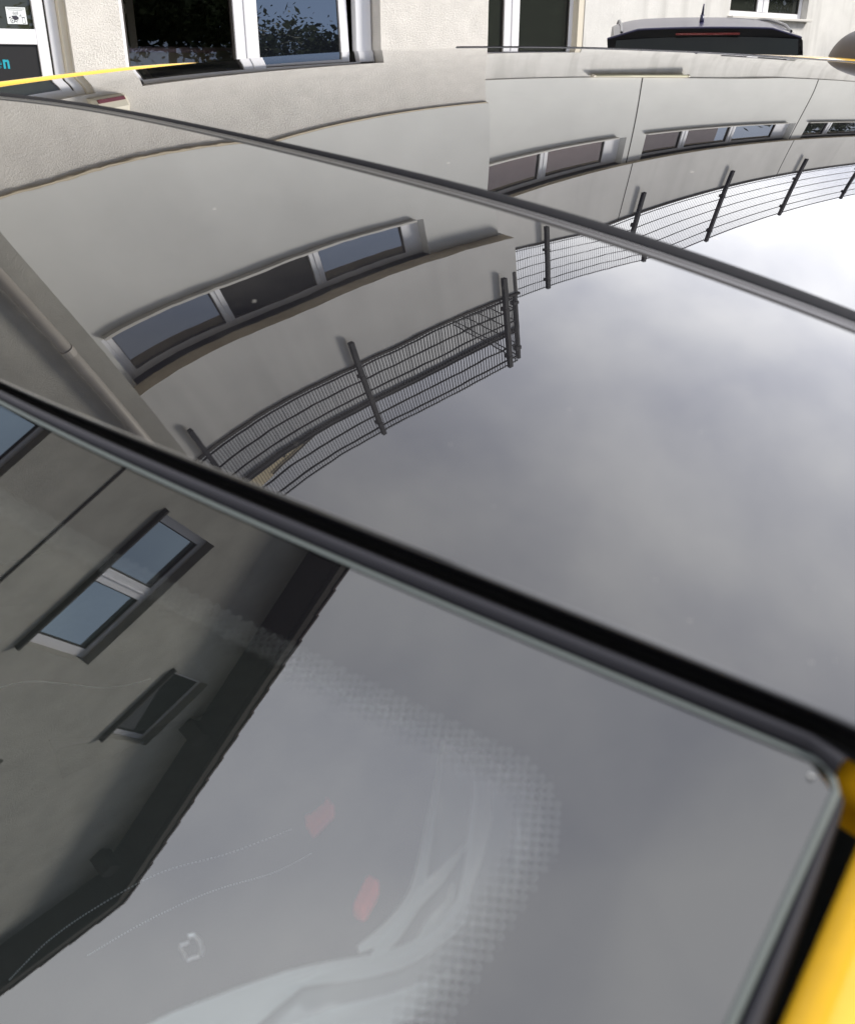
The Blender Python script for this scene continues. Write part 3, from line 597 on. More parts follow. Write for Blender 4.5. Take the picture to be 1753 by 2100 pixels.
# ================================================================= roof terrace fences (double rod mesh)
def fence(name, label, posts, y, z0, z1, zp0, zp1, group, along='x', x0=0, x1=0, first=None, last=None, tk=1.0):
    e_ = empty(name, (posts[0] if along == 'x' else x0, y if along == 'x' else posts[0], z0), label=label, cat='fence', group=group)
    def T(a, b, z): return (a, b, z) if along == 'x' else (x0+(b-y), a, z)
    spans = [first]+list(posts)+[last] if first is not None else list(posts)+([last] if last else [])
    for px_ in posts:
        p = MB()
        if along == 'x': p.box(px_-.036, px_+.036, y-.085, y-.025, zp0, zp1)
        else: p.box(x0+.025, x0+.075, px_-.03, px_+.03, zp0, zp1)
        po = p.build('post', M['fence_metal'], e_, bevel=.004)
        MB().box(*( (px_-.036, px_+.036, y-.09, y+.02, z0+.12, z0+.17) if along == 'x' else (x0-.02, x0+.09, px_-.036, px_+.036, z0+.12, z0+.17))).build('clamp', M['fence_metal'], po)
        MB().box(*( (px_-.036, px_+.036, y-.09, y+.02, z1-.2, z1-.15) if along == 'x' else (x0-.02, x0+.09, px_-.036, px_+.036, z1-.2, z1-.15))).build('clamp', M['fence_metal'], po)
    for a, b in zip(spans[:-1], spans[1:]):
        mb = MB(); n = max(2, int(round((b-a)/.05))); r = .0062*tk
        for i in range(n+1):
            q = a+(b-a)*i/n
            mb.tube(T(q, y, z0), T(q, y, z1+.02), r, 4, cap=False)
        k = 0; zc = z0+.03
        while zc < z1+.01:
            for dy in (-.0065, .0065): mb.tube(T(a, y+dy, zc), T(b, y+dy, zc), .0075*tk, 4, cap=False)
            zc += .2
        mb.tube(T(a, y, z1), T(b, y, z1), .009, 4)
        mb.build('mesh_panel', M['fence_metal'], e_)
    for ch in list(e_.children): ch.matrix_parent_inverse = e_.matrix_basis.inverted()
fence('mesh_fence', 'dark wire mesh fence along the parapet nearest the yellow car', [1.51, 4.20, 6.72], 7.43, 6.485, 7.595, 6.08, 7.60, 'wire mesh fences on the flat roofs', first=1.05, last=6.92)
fence('mesh_fence', 'short wire mesh fence turning back round the parapet corner', [7.47], 6.95, 6.485, 7.595, 6.08, 7.60, 'wire mesh fences on the flat roofs', along='y', x0=6.93, last=8.84, tk=.6)
fence('mesh_fence', 'long wire mesh fence on the parapet of the set back wing', [8.95, 11.43, 13.83, 16.23, 18.62, 21.0, 23.3, 25.7], YF-.13, 6.545, 7.54, 6.11, 7.55, 'wire mesh fences on the flat roofs', first=7.1, last=28.1, tk=.55)
# sheet metal plant room behind the near fence
ph = empty('roof_plant_room', (4.5, 9, 6), label='grey sheet metal box standing on the flat roof behind the mesh fence', cat='plant room')
mb = MB(); mb.box(1.1, 8.39, 9.0, 11.5, 6.12, 8.30); mb.build('cladding', M['sheet'], ph)
mb = MB(); x_ = 1.15
while x_ < 8.3: mb.box(x_, x_+.012, 8.995, 9.0, 6.15, 8.26); x_ += .33
mb.build('seams', M['sheet'], ph)
MB().box(1.05, 8.41, 8.95, 11.55, 8.30, 8.34).build('roof_edge', M['fence_metal'], ph)
for ch in list(ph.children): ch.matrix_parent_inverse = ph.matrix_basis.inverted()
bh = empty('beige_house', (2, 13, 0), label='beige rendered house with a dark eave, rising behind the roof plant room', cat='building')
MB().poly([(-3, 13, 0), (8.0, 13, 0), (8.1, 13, 11.50), (5.7, 13, 11.62), (4.5, 13, 11.83), (3.8, 13, 11.9), (-3, 13, 12.4)]).poly([(8.0, 13, 0), (8.0, 20, 0), (8.0, 20, 11.5), (8.1, 13, 11.50)]).build('wall', pbr('beige_render', (.80, .68, .45), .9, var=(2, .08)), bh)
MB().poly([(-3, 13.1, 12.3), (8.0, 13.1, 11.4), (8.0, 20, 11.4), (-3, 20, 12.3)]).build('roof', M['tile'], bh, solid=.1)
MB().poly([(8.1, 12.97, 11.47), (5.7, 12.97, 11.59), (4.5, 12.97, 11.80), (3.8, 12.97, 11.87), (3.8, 12.97, 11.82), (4.5, 12.97, 11.75), (5.7, 12.97, 11.55), (8.1, 12.97, 11.43)]).build('fascia', M['dark_joint'], bh)
for q in (4.3, 5.0): MB().box(q, q+.09, 12.95, 13.0, 11.2, 11.66).build('wall_pipe', M['dark_joint'], bh)
for ch in list(bh.children): ch.matrix_parent_inverse = bh.matrix_basis.inverted()

# ================================================================= opposite side of the street (mirrored in the windows)
op = empty('pink_house', (30, -14, 0), label='tall pinkish rendered house across the street mirrored in the upper windows', cat='building')
MB().box(27, 46, -22, -13, 0, 17).build('wall', pbr('pink_render', (.80, .69, .69), .9, var=(2, .06)), op)
MB().quad((26.5, -12.5, 16.9), (46.5, -12.5, 16.9), (46.5, -17.5, 19.5), (26.5, -17.5, 19.5)).build('roof', M['tile'], op, solid=.2)
for i in range(21):
    a_, z_ = 28.2+(i % 7)*2.5, 3.0+(i//7)*3.2
    f = MB().box(a_, a_+1.1, -13.0, -12.97, z_, z_+1.4).build('window', M['white_frame'], op); MB().box(a_+.08, a_+1.02, -12.97, -12.96, z_+.08, z_+1.32).build('pane', M['pane_plain'], f)
for ch in list(op.children): ch.matrix_parent_inverse = op.matrix_basis.inverted()
aw = empty('awning', (29, -12.9, 13), label='red and white striped awning on the pink house across the street', cat='awning')
mr_, mw_ = MB(), MB()
for i in range(24):
    (mr_ if i % 2 else mw_).quad((28.5+i*.35, -13, 14.1), (28.85+i*.35, -13, 14.1), (28.85+i*.35, -11.6, 13.3), (28.5+i*.35, -11.6, 13.3))
mr_.build('red_stripes', pbr('awning_red', (.5, .03, .03), .8), aw); mw_.build('white_stripes', pbr('awning_white', (.75, .75, .72), .8), aw)
for ch in list(aw.children): ch.matrix_parent_inverse = aw.matrix_basis.inverted()
wh = empty('white_house', (-8, -14, 0), label='low white house across the street beside the trees', cat='building')
MB().box(-16, -4, -24, -15, 0, 5.2).build('wall', pbr('white_render', (.6, .6, .58), .9), wh)
MB().quad((-16.4, -14.6, 5.1), (-3.6, -14.6, 5.1), (-3.6, -19.5, 8), (-16.4, -19.5, 8)).build('roof', M['tile'], wh, solid=.2)
for ch in list(wh.children): ch.matrix_parent_inverse = wh.matrix_basis.inverted()

leafm = pbr('leaf', (.055, .085, .03), .6, var=(1.5, .35)); barkm = pbr('bark', (.10, .08, .06), .9, var=(20, .2), bump=(30, .01))
def tree(loc, H, rad, zc, label, nleaf, lsize, seed, squash=.8):
    rnd = random.Random(seed); root = empty('tree', loc, label=label, cat='tree', group='trees around the street')
    tk = MB(); tk.tube((0, 0, 0), (.05, .03, zc), .12*H/5, 10, .05*H/5)
    tips = []
    for i in range(34):
        a = rnd.random()*6.283; el = rnd.uniform(-.35, 1.3); ln = rad*rnd.uniform(.45, 1.0)
        z0_ = zc*rnd.uniform(.55, 1.0); p = Vector((.03, .02, z0_)); q = p+Vector((math.cos(a)*math.cos(el)*ln, math.sin(a)*math.cos(el)*ln, math.sin(el)*ln*squash))
        mid = (p+q)/2+Vector((0, 0, .08*ln)); tk.tube(p, mid, .03*H/5, 5, .018*H/5, cap=False); tk.tube(mid, q, .018*H/5, 5, .006, cap=False); tips.append((q, mid))
    tk.build('trunk', barkm, root)
    cr = MB()
    for i in range(nleaf):
        q, mid = tips[rnd.randrange(len(tips))]; f = rnd.random()
        c = q.lerp(mid, f*.7)+Vector((rnd.gauss(0, 1), rnd.gauss(0, 1), rnd.gauss(0, .8)))*rad*.12
        d = Vector((rnd.gauss(0, 1), rnd.gauss(0, 1), rnd.gauss(0, .6))).normalized(); s_ = d.orthogonal().normalized(); s_ = (Matrix.Rotation(rnd.random()*6.28, 3, d) @ s_)
        ls = lsize*rnd.uniform(.6, 1.3)
        cr.poly([c-d*ls, c+s_*ls*.42, c+d*ls, c-s_*ls*.42])
    for i in range(nleaf//7):       # larger, older leaves filling the inside of the crown
        q, mid = tips[rnd.randrange(len(tips))]
        c = q.lerp(mid, rnd.uniform(.15, 1.0))+Vector((rnd.gauss(0, 1), rnd.gauss(0, 1), rnd.gauss(0, .8)))*rad*.14
        d = Vector((rnd.gauss(0, 1), rnd.gauss(0, 1), rnd.gauss(0, .6))).normalized(); s_ = Matrix.Rotation(rnd.random()*6.28, 3, d) @ d.orthogonal().normalized(); ls = lsize*rnd.uniform(1.6, 2.4)
        cr.poly([c-d*ls, c+s_*ls*.5, c+d*ls, c-s_*ls*.5])
    cr.build('crown', leafm, root)
tree((17.0, 7.3, 0), 3.6, 1.25, 2.5, 'small leafy tree in front of the set back wing, beyond the dark car', 2600, .05, 3, .8)
tree((18.6, -11.0, 0), 5.5, 2.5, 3.2, 'broad green tree across the street, left of the pink house', 34000, .085, 5)
tree((12.2, -10.5, 0), 6.5, 3.6, 3.4, 'wide dark green tree across the street opposite the double window', 42000, .075, 21)
for k_, (x_, lab_) in enumerate(((27.5, 'bushy tree at the left foot of the pink house'), (32, 'second bushy tree along the foot of the pink house'), (36.5, 'third bushy tree along the foot of the pink house'), (41, 'bushy tree at the right foot of the pink house'))):
    tree((x_, -10.2, 0), 5.2, 2.9, 3.2, lab_, 4200, .17, 30+k_)
tree((50, -11, 0), 17, 6, 12, 'very tall green tree across the street beyond the pink house', 9000, .22, 8)
tree((-1.5, -14, 0), 10, 4, 6.2, 'tall green tree across the street beside the low white house', 9000, .14, 11)

# ================================================================= THE YELLOW CAR
t_ = R(P['th']); sn, cs = math.sin(t_), math.cos(t_)
def fromcar(u, v): return (u*cs+v*sn, -u*sn+v*cs)
ox, oy = fromcar(-P['cu'], -P['cv'])
car = empty('yellow_car', (ox, oy, 0), math.atan2(cs, sn), label='yellow car with black glass roof and windscreen filling the foreground', cat='car')
def loc(u, v, z): return Vector((v, -u, z+HC))     # z relative to the camera height
def zroof0(u, v, fr):
    w = v-P['Lp']; q = max(0, .16-v)
    b = P['z0']+P['bv']*v+P['bvv']*v*v+P['bvvv']*v**3+P['au1']*u+P['auu']*u*u+P['auuv']*u*u*v+P['au4']*u**4+P['au6']*u**6
    b += P['bv4']*v**4+P['au3']*u**3+P['au3v']*u**3*v+P['auv']*u*v+P['auvv']*u*v*v+P['auuvv']*u*u*v*v+P['au4v']*u**4*v+P['au5']*u**5
    q0 = -u-P['ue0']-P['ue1']*(v-1); q2 = .5*(q0+math.sqrt(q0*q0+.0009)); p0 = v-P['vr0']-P['vr1']*u; p2 = .5*(p0+math.sqrt(p0*p0+.0025))
    b -= P['kq']*q2*q2+P['kq3']*q2**3+P['kp']*p2*p2+P['kp3']*p2**3
    p3 = -u-P['a2']-P['b2']*(v-1); q3 = .5*(p3+math.sqrt(p3*p3+.0004))
    b += -P['k2']*q3*q3-P['k23']*q3**3+P['auvvv']*u*v**3+P['auuv3']*u*u*v**3+P['au3vv']*u**3*v*v
    w_ = v-P['Lp']; b += fr*(P['f3']*u**3+P['f4']*u**4+P['f3v']*u**3*w_+P['f2vv']*u*u*w_*w_+P['f1vv']*u*w_*w_+P['fvvv']*w_**3)
    return b+fr*(P['fu']*u+P['fv']*w+P['fvv']*w*w+P['fuu']*u*u+P['fuv']*u*w+P['fuuv']*u*u*w-P['kr']*q**3)
def zroof(u, v, fr):
    ub = .735-.66*v
    if u > ub:
        h = 1e-4; z_ = zroof0(ub, v, fr); g_ = (z_-zroof0(ub-h, v, fr))/h; d_ = u-ub
        return z_+g_*d_-.10*d_*d_
    return zroof0(u, v, fr)
def nroof(u, v, fr):
    h = 1e-4
    zu = (zroof(u+h, v, fr)-zroof(u-h, v, fr))/(2*h); zv = (zroof(u, v+h, fr)-zroof(u, v-h, fr))/(2*h)
    return Vector((-zv, zu, 1)).normalized()     # in local axes (x=v, y=-u)
SC = .80
def zws0(u, v): return W['w0']+W['w1']*v+W['w11']*v*v+W['wu']*u+W['wuu']*u*u+W['wuv']*u*v+W['wuuv']*u*u*v+W['wuuu']*u**3+W['w111']*v**3+W['wuvv']*u*v*v+W['wu4']*u**4
def zwsx(u, v):     # unscaled coordinates
    uc = max(u, .20); vc = max(v, -.10); h = 1e-4; z_ = zws0(uc, vc)
    if uc != u or vc != v:
        gu = (zws0(uc+h, vc)-zws0(uc-h, vc))/(2*h); gv = (zws0(uc, vc+h)-zws0(uc, vc-h))/(2*h)
        z_ += gu*(u-uc)+gv*(v-vc)-.06*(u-uc)**2-.12*(v-vc)**2
    return z_
DZ = {}
def wsP(u, v):      # unscaled (u,v) -> real u,v,z
    t = min(1, max(0, (u-.42)/.2)); k = SC-.035*t*t*(3-2*t)
    ur, vr, zr = P['cu']+(u-P['cu'])*k, P['cv']+(v-P['cv'])*k, k*zwsx(u, v)
    if ur < .32:
        if u not in DZ:
            f_ = min(1, (.32-ur)/.3); f_ = f_*f_*(3-2*f_)
            DZ[u] = f_*(zroof(max(ur, -.69), max(vfront(ur), .0), 1.)-.012-k*zwsx(u, (vfront(ur)-.003-P['cv'])/k+P['cv']))
        zr += DZ[u]
    return ur, vr, zr
def surf(name, fn, nrm, nu, nv, mat, uvfn=None, rim=.006):
    """fn(i,j)->(u,v,z) dense smooth sheet with analytic normals, rim turned down"""
    verts, norms, uvs = [], [], []
    for i in range(nu+1):
        for j in range(nv+1):
            u, v, z_ = fn(i/nu, j/nv); verts.append(loc(u, v, z_)); norms.append(nrm(i/nu, j/nv)); uvs.append(uvfn(i/nu, j/nv) if uvfn else (u, v))
    fs = [((i+1)*(nv+1)+j, i*(nv+1)+j, i*(nv+1)+j+1, (i+1)*(nv+1)+j+1)[::-1] for i in range(nu) for j in range(nv)]
    me = bpy.data.meshes.new(name); me.from_pydata([tuple(v) for v in verts], [], fs)
    me.materials.append(mat); me.polygons.foreach_set('use_smooth', [True]*len(me.polygons))
    ul = me.uv_layers.new(name='uv')
    for lp in me.loops: ul.data[lp.index].uv = uvs[lp.vertex_index]
    me.update(); 
    if sum(p.normal.z for p in me.polygons) < 0: me.flip_normals()
    me.normals_split_custom_set_from_vertices([tuple(n_) for n_ in norms]); me.update()
    o = bpy.data.objects.new(name, me); COL.objects.link(o); o.parent = car
    return o
US, UN = -.69, .672          # far and near edge of the roof glass
def pol(c, u): return ((c[0]*u+c[1])*u+c[2])*u+c[3]
def lim(u, a, b): return min(max(u, a), b)
def vUp(u): q = lim(u, -.50, .53); return pol([0.040793, -0.00803, 0.050012, 0.292335], q)+(u-q)*.10*(1 if q < 0 else 0)       # start of the rear panel
def vLo(u): q = lim(u, -.34, .54); return pol([0.131197, -0.185712, 0.081742, 0.283103], q)+(u-q)*.20*(1 if q < 0 else 0)       # rubber meets metal strip
def vCh(u): q = lim(u, -.33, .54); return pol([0.156967, -0.195734, 0.079989, 0.276198], q)+(u-q)*.20*(1 if q < 0 else 0)       # end of the front panel
def vfront(u): return .012+.26*u*u
VR = [(-.72, 1.02), (-.649, 1.083), (-.594, 1.125), (-.552, 1.19), (-.509, 1.254), (-.447, 1.33), (-.405, 1.448), (-.375, 1.579), (-.345, 1.68), (-.27, 1.76), (0, 1.83), (.3, 1.79), (.5, 1.6), (.70, 1.28)]
def vrear(u):
    s_ = 0; w_ = 0
    for k_ in range(-6, 7):          # softened polyline
        x = min(max(u+k_*.004, VR[0][0]), VR[-1][0])
        for (a, va), (b, vb2) in zip(VR[:-1], VR[1:]):
            if a <= x <= b: s_ += va+(vb2-va)*(x-a)/(b-a); w_ += 1; break
    return s_/w_
def fFront(a, b):
    u = US+(UN-US)*a; v0, v1 = vfront(u), vCh(u); v = v0+(v1-v0)*b; return u, v, zroof(u, v, 1.)
def nFront(a, b):
    u, v, _ = fFront(a, b); return nroof(u, v, 1.)
def fRear(a, b):
    u = US+(UN-US)*a; v0, v1 = vUp(u), vrear(u); v = v0+(v1-v0)*b; return u, v, zroof(u, v, 0.)
def nRear(a, b):
    u, v, _ = fRear(a, b); return nroof(u, v, 0.)
rg = surf('roof_glass', fFront, nFront, 300, 90, M['roof_glass_front']); rg['label'] = 'narrow black glass panel at the front of the roof'
rg = surf('roof_glass', fRear, nRear, 260, 260, M['roof_glass_rear']); rg['label'] = 'long black glass panel reaching back to the tail'

def sweep(name, path, prof, mat, closed=False, smooth=True, parent=car):
    """path: list of (origin, outward dir, up dir); prof: list of (a,b) offsets"""
    rows = [[o_+d_*a+up_*b for a, b in prof] for o_, d_, up_ in path]
    mb = MB().grid(rows, close=closed)
    ob = mb.build(name, mat, parent, smooth=smooth)
    return ob
def us(n, a=US, b=UN): return [a+(b-a)*i/n for i in range(n+1)]
# seam between the two roof panels: black rubber lip then satin metal strip
VX = Vector((1, 0, 0)); UP = Vector((0, 0, 1))
rowsR, rowsC = [], []
for u in us(160):
    A_ = Vector(loc(u, vUp(u), zroof(u, vUp(u), 0.))); B_ = Vector(loc(u, vLo(u), zroof(u, vLo(u), 1.))); C_ = Vector(loc(u, vCh(u), zroof(u, vCh(u), 1.)))
    rowsR.append([A_.lerp(B_, t)+UP*h_ for t, h_ in ((-.03, -.005), (0, -.0004), (.12, .0012), (.45, .0016), (.8, .0010), (.96, .0002), (1.0, -.004))])
    rowsC.append([B_.lerp(C_, t)+UP*h_ for t, h_ in ((-.04, -.005), (0, .0), (.15, .0010), (.40, .0010), (.46, .0001), (.56, .0001), (.62, .0009), (.9, .0007), (1.0, -.0003), (1.08, -.005))])
MB().grid(rowsR).build('seam_rubber', M['rubber'], car, smooth=True)
MB().grid(rowsC).build('seam_strip', M['chrome'], car, smooth=True)
# windscreen
WK = .353
WR = .007
def WS_(v): return .6813-.2833*v          # near side edge
def wtop(u):                              # top edge with rounded near corner
    t = .0195+WK*u*u; ue = WS_(t)
    if u < .1:
        ur = P['cu']+(u-P['cu'])*SC; tf = P['cv']+(vfront(ur)-.003-P['cv'])/SC; k = min(1, (.1-u)/.5); k = k*k*(3-2*k); t = t*(1-k)+tf*k
    d = u-(ue-WR)
    if d > 0: t -= WR-math.sqrt(max(0, WR*WR-min(d, WR)**2))
    return t
ueC0 = WS_(.0195+WK*.636**2)+.0012
def wsuv(a, b):
    uT = -1.04+(ueC0+1.04)*a; vT = wtop(uT); v = -.75+(vT+.75)*b
    return uT+(WS_(v)-WS_(vT))*a, v
def fWs(a, b): return wsP(*wsuv(a, b))
def nWs(a, b):
    u, v = wsuv(a, b); h = 1e-4
    zu = (zwsx(u+h, v)-zwsx(u-h, v))/(2*h); zv = (zwsx(u, v+h)-zwsx(u, v-h))/(2*h); n_ = Vector((-zv, zu, 1)).normalized()
    return n_
ws = surf('windscreen', fWs, nWs, 160, 160, M['windscreen'], uvfn=lambda a, b: wsuv(a, b))
def wstop(u): return wsP(u, wtop(u))
# ground glass edge, turned round the corner and down the near side
pe = []
pts2 = []
for i in range(170): u = -1.04+(.59+1.04)*i/169; pts2.append((u, wtop(u)))
ueC = WS_(.0195+WK*.636**2)-.0002
for i in range(1, 60): u = .59+(ueC-.59)*i/60; pts2.append((u, wtop(u)))
vS = pts2[-1][1]-.002
for i in range(70): v = vS-.80*i/69; pts2.append((WS_(v), v))
for i, q_ in enumerate(pts2):
    a_, b_ = pts2[max(0, i-1)], pts2[min(len(pts2)-1, i+1)]; t_x, t_y = b_[0]-a_[0], b_[1]-a_[1]; ln_ = math.hypot(t_x, t_y)
    pe.append((wsP(*q_), (-t_y/ln_, t_x/ln_)))
path = []
for (p, d_) in pe:
    dl = Vector((d_[1], -d_[0], 0)).normalized(); path.append((loc(*p), dl, UP))
sweep('glass_edge', path, [(-.0011, .0001), (-.0007, .0004), (.0000, .0005), (.0004, .0002), (.0006, -.0008), (.0005, -.003)], M['glass_edge'])
# seal and gap between windscreen and roof glass
path = []
for i in range(151):
    u = -.688+(.655+.688)*i/150
    # find windscreen top point with the same real u
    uw = P['cu']+(u-P['cu'])/SC; a_ = Vector(loc(*wsP(min(uw, .635), wtop(min(uw, .635))))); b_ = Vector(loc(u, vfront(u), zroof(u, max(vfront(u), 0.0), 1.)))
    if uw > .635: a_.y = -u
    path.append((a_, b_))
def lerp_prof(path, prof, name, mat):
    rows = []
    for a_, b_ in path:
        d_ = b_-a_; nrm_ = Vector((-1, 0, .9)).normalized()
        rows.append([a_+d_*s_+nrm_*h_ for s_, h_ in prof])
    return MB().grid(rows).build(name, mat, car, smooth=True)
lerp_prof(path, [(.05, -.004), (.07, -.0012), (.12, .0002), (.30, .0010), (.42, .0006), (.47, -.003), (.50, -.008)], 'windscreen_seal', M['satin_grey'])
lerp_prof(path, [(.46, -.006), (.55, -.012), (.68, -.011), (.76, -.006)], 'roof_gap', M['gap'])
lerp_prof(path, [(.72, -.008), (.76, -.0035), (.82, -.0010), (.88, .0004), (.94, .0008), (1.0, .0)], 'roof_lip', M['lip'])
# near side: seal beside the glass, yellow pillar
path = []
for i in range(80):
    v = .157-.80*i/79; uo, vo, zo = wsP(WS_(v), v); path.append((loc(uo, vo, zo), Vector((-.22, -1, 0)).normalized(), UP))
rows = []
for i, (o_, d_, up_) in enumerate(path):
    k_ = min(1, .08+i/14)**.6; rows.append([o_+d_*(a*k_)+up_*b for a, b in ((.0008, -.004), (.0015, -.0016), (.003, -.0004), (.0052, -.0006), (.0068, -.0018), (.008, -.006))])
MB().grid(rows).build('side_seal', M['satin_grey'], car, smooth=True)
pillar = []
for i in range(90):
    v = .235-.94*i/89; uo, vo, zo = wsP(WS_(v), v)
    pillar.append((loc(uo, vo, zo), Vector((-.22, -1, 0)).normalized(), UP))
prof = [(.0062, -.012), (.0068, -.0026), (.0082, -.0006), (.011, .0006), (.016, .0008), (.022, -.0006), (.029, -.004), (.036, -.010), (.043, -.019), (.050, -.032), (.055, -.05), (.058, -.09)]
sweep('front_pillar', pillar, prof, M['yellow'])
# near and far roof side rails (cant rails) in yellow
def rail(side, v0, v1, n=70):
    pth = []
    for i in range(n):
        v = v0+(v1-v0)*i/(n-1); u = UN if side > 0 else US
        z_ = zroof(u, v, 1. if v < P['Lp'] else 0.)
        pth.append((loc(u, v, z_), Vector((0, -side, 0)), UP))
    return pth
sweep('roof_rail', rail(1, .20, 1.30), [(.001, -.012), (.002, -.001), (.004, .001), (.012, .001), (.03, -.003), (.05, -.012), (.07, -.03), (.08, -.055), (.082, -.09)], M['yellow'])
RT = [(.10, -.036), (.271, -.014), (.308, -.0093), (.352, -.0047), (.396, .0), (.443, .0047), (.493, .0093), (.534, .0121), (.572, .014), (.601, .0149), (.631, .0155)]
def railz(v):
    zr_ = zroof(-.68, v, 0.)-.007
    if v >= .72: return zr_
    k = 0
    while k < len(RT)-2 and v > RT[k+1][0]: k += 1
    (a, za), (b, zb_) = RT[k], RT[k+1]; zt = za+(zb_-za)*(min(v, .63)-a)/(b-a)
    f_ = min(1, max(0, (v-.58)/.12)); return zt*(1-f_)+zr_*f_
rows = []
for i in range(140):
    v = .10+.98*i/139; z_ = railz(v)
    rows.append([loc(US-a, v, z_+b) for a, b in ((-.001, -.03), (.001, -.004), (.004, -.0008), (.010, .0), (.022, -.003), (.042, -.014), (.06, -.032), (.07, -.08))])
MB().grid(rows).build('roof_rail', M['yellow'], car, smooth=True)
# rear edge trims
path = []
ulist = us(160)
for i, u in enumerate(ulist):
    a_, b_ = ulist[max(0, i-1)], ulist[min(160, i+1)]; tv, tu = vrear(b_)-vrear(a_), b_-a_; ln_ = math.hypot(tv, tu)
    path.append((loc(u, vrear(u), zroof(u, vrear(u), 0.)), Vector((tu/ln_, tv/ln_, 0)), UP))
sweep('rear_trim', path, [(-.004, .0002), (-.003, .0008), (-.001, .0009), (.000, .0004), (.002, -.002)], M['chrome'])
sweep('rear_seal', path, [(.001, -.004), (.003, .0018), (.012, .0026), (.018, .0014), (.020, -.003), (.022, .001), (.030, .002), (.034, -.004)], M['rubber'])
rows = []
for (o_, d_, up_) in path:
    u = -o_.y; h_ = .012*min(1, max(0, (u+.47)/.12))
    rows.append([o_+d_*a+UP*b for a, b in ((.034, -.012), (.040, -.002), (.07, h_*.6), (.13, h_), (.20, h_), (.27, h_-.012), (.33, h_-.04), (.36, h_-.08))])
MB().grid(rows).build('tail_panel', M['yellow'], car, smooth=True)
rows = []
for i in range(15):
    el = R(90*i/14); rr = math.cos(el)**.6
    rows.append([loc(-.395+.12*rr*math.cos(2*math.pi*j/48), 1.88+.13*rr*math.sin(2*math.pi*j/48), -.012+.092*math.sin(el)**.8) for j in range(48)])
MB().grid(rows, close=True).build('aerial_dome', M['dome'], car, smooth=True)
rows = [[loc(u, v, -.132-.12*max(0, u-.70)-.002*k) for u in (.640, .66, .69, .72, .75)] for k, v in enumerate((.124, .14, .16, .18, .22))]
MB().grid(rows).build('pillar_corner', M['yellow'], car, smooth=True)
# small white dot printed in the glass corner
a_, b_ = .660, .112
p0 = wsP(.631, .1545)
MB().poly([loc(p0[0]+.0005*math.cos(R(k*30)), p0[1]+.0005*math.sin(R(k*30)), p0[2]+.0006) for k in range(12)]).build('print_dot', pbr('dot_print', (.35, .36, .36), .6), car)

# ---- body below (doors, bonnet, wheels) so that the car stands complete
def ring(v, w_, zb, zt):   # half section points from near to far
    return (v, w_, zb, zt)
def sheet_uvz(pts, name, mat, parent=car, smooth=True): return MB().grid([[loc(u, v, z_) for u, v, z_ in row] for row in pts]).build(name, mat, parent, smooth=smooth)
def G(z): return z-HC
UC = -.04
side_w = .87
for sgn in (1, -1):
    rows = []
    for i in range(60):
        v = -1.95+4.2*i/59; nose = max(0, (-1.2-v)/.75); tail = max(0, (v-1.6)/.5)
        w_ = side_w*(1-.22*nose**2-.10*tail**2)
        zt = .93-.10*max(0, (-.55-v)/1.4)**1.2
        # wheel arches
        arch = 0
        zb = .22
        for wv in (-1.25, 1.35):
            d_ = abs(v-wv)
            if d_ < .37: zb = max(zb, .30+math.sqrt(.37**2-d_**2)*.98)
        rows.append([(UC+sgn*(w_-.05), v, G(zt)), (UC+sgn*w_, v, G(zt-.06)), (UC+sgn*(w_+.02), v, G(max(.62, zb))), (UC+sgn*(w_+.01), v, G(max(.45, zb))), (UC+sgn*(w_-.03), v, G(zb))])
    sheet_uvz(rows, 'side_panel', M['yellow'])
    # side glass between belt and roof
    rows = []
    for i in range(40):
        v = -.55+2.1*i/39
        if sgn > 0:
            if v < .16:
                vv_ = P['cv']+(v-P['cv'])/1.0; uo, vo, zo = wsP(WS_((v-P['cv'])/SC+P['cv']), (v-P['cv'])/SC+P['cv']); ut, zt = uo+.07, zo-.07
            else: ut, zt = UN+.08, zroof(UN, min(v, 1.27), 0.)-.08
        else:
            if v < .16: uo, vo, zo = wsP(-1.03, (v-P['cv'])/SC+P['cv']); ut, zt = uo-.02, zo-.03
            else: ut, zt = US-.08, zroof(US, v, 0.)-.07
        rows.append([(ut, v, zt), ((ut+UC+sgn*(side_w-.05))/2+sgn*.015, v, (zt+G(.93))/2), (UC+sgn*(side_w-.045), v, G(.935))])
    sheet_uvz(rows, 'side_window', M['pane_clear'])
    rows = [[(UC+sgn*(side_w+.022), v, G(z_)) for z_ in (.30, .86)] for v in (.02, .026)]
    hd = MB().box(0, .14, -.012, .012, -.012, .012).build('door_handle', M['yellow'], car, bevel=.005); hd.location = loc(UC+sgn*(side_w+.03), .75, G(.80))
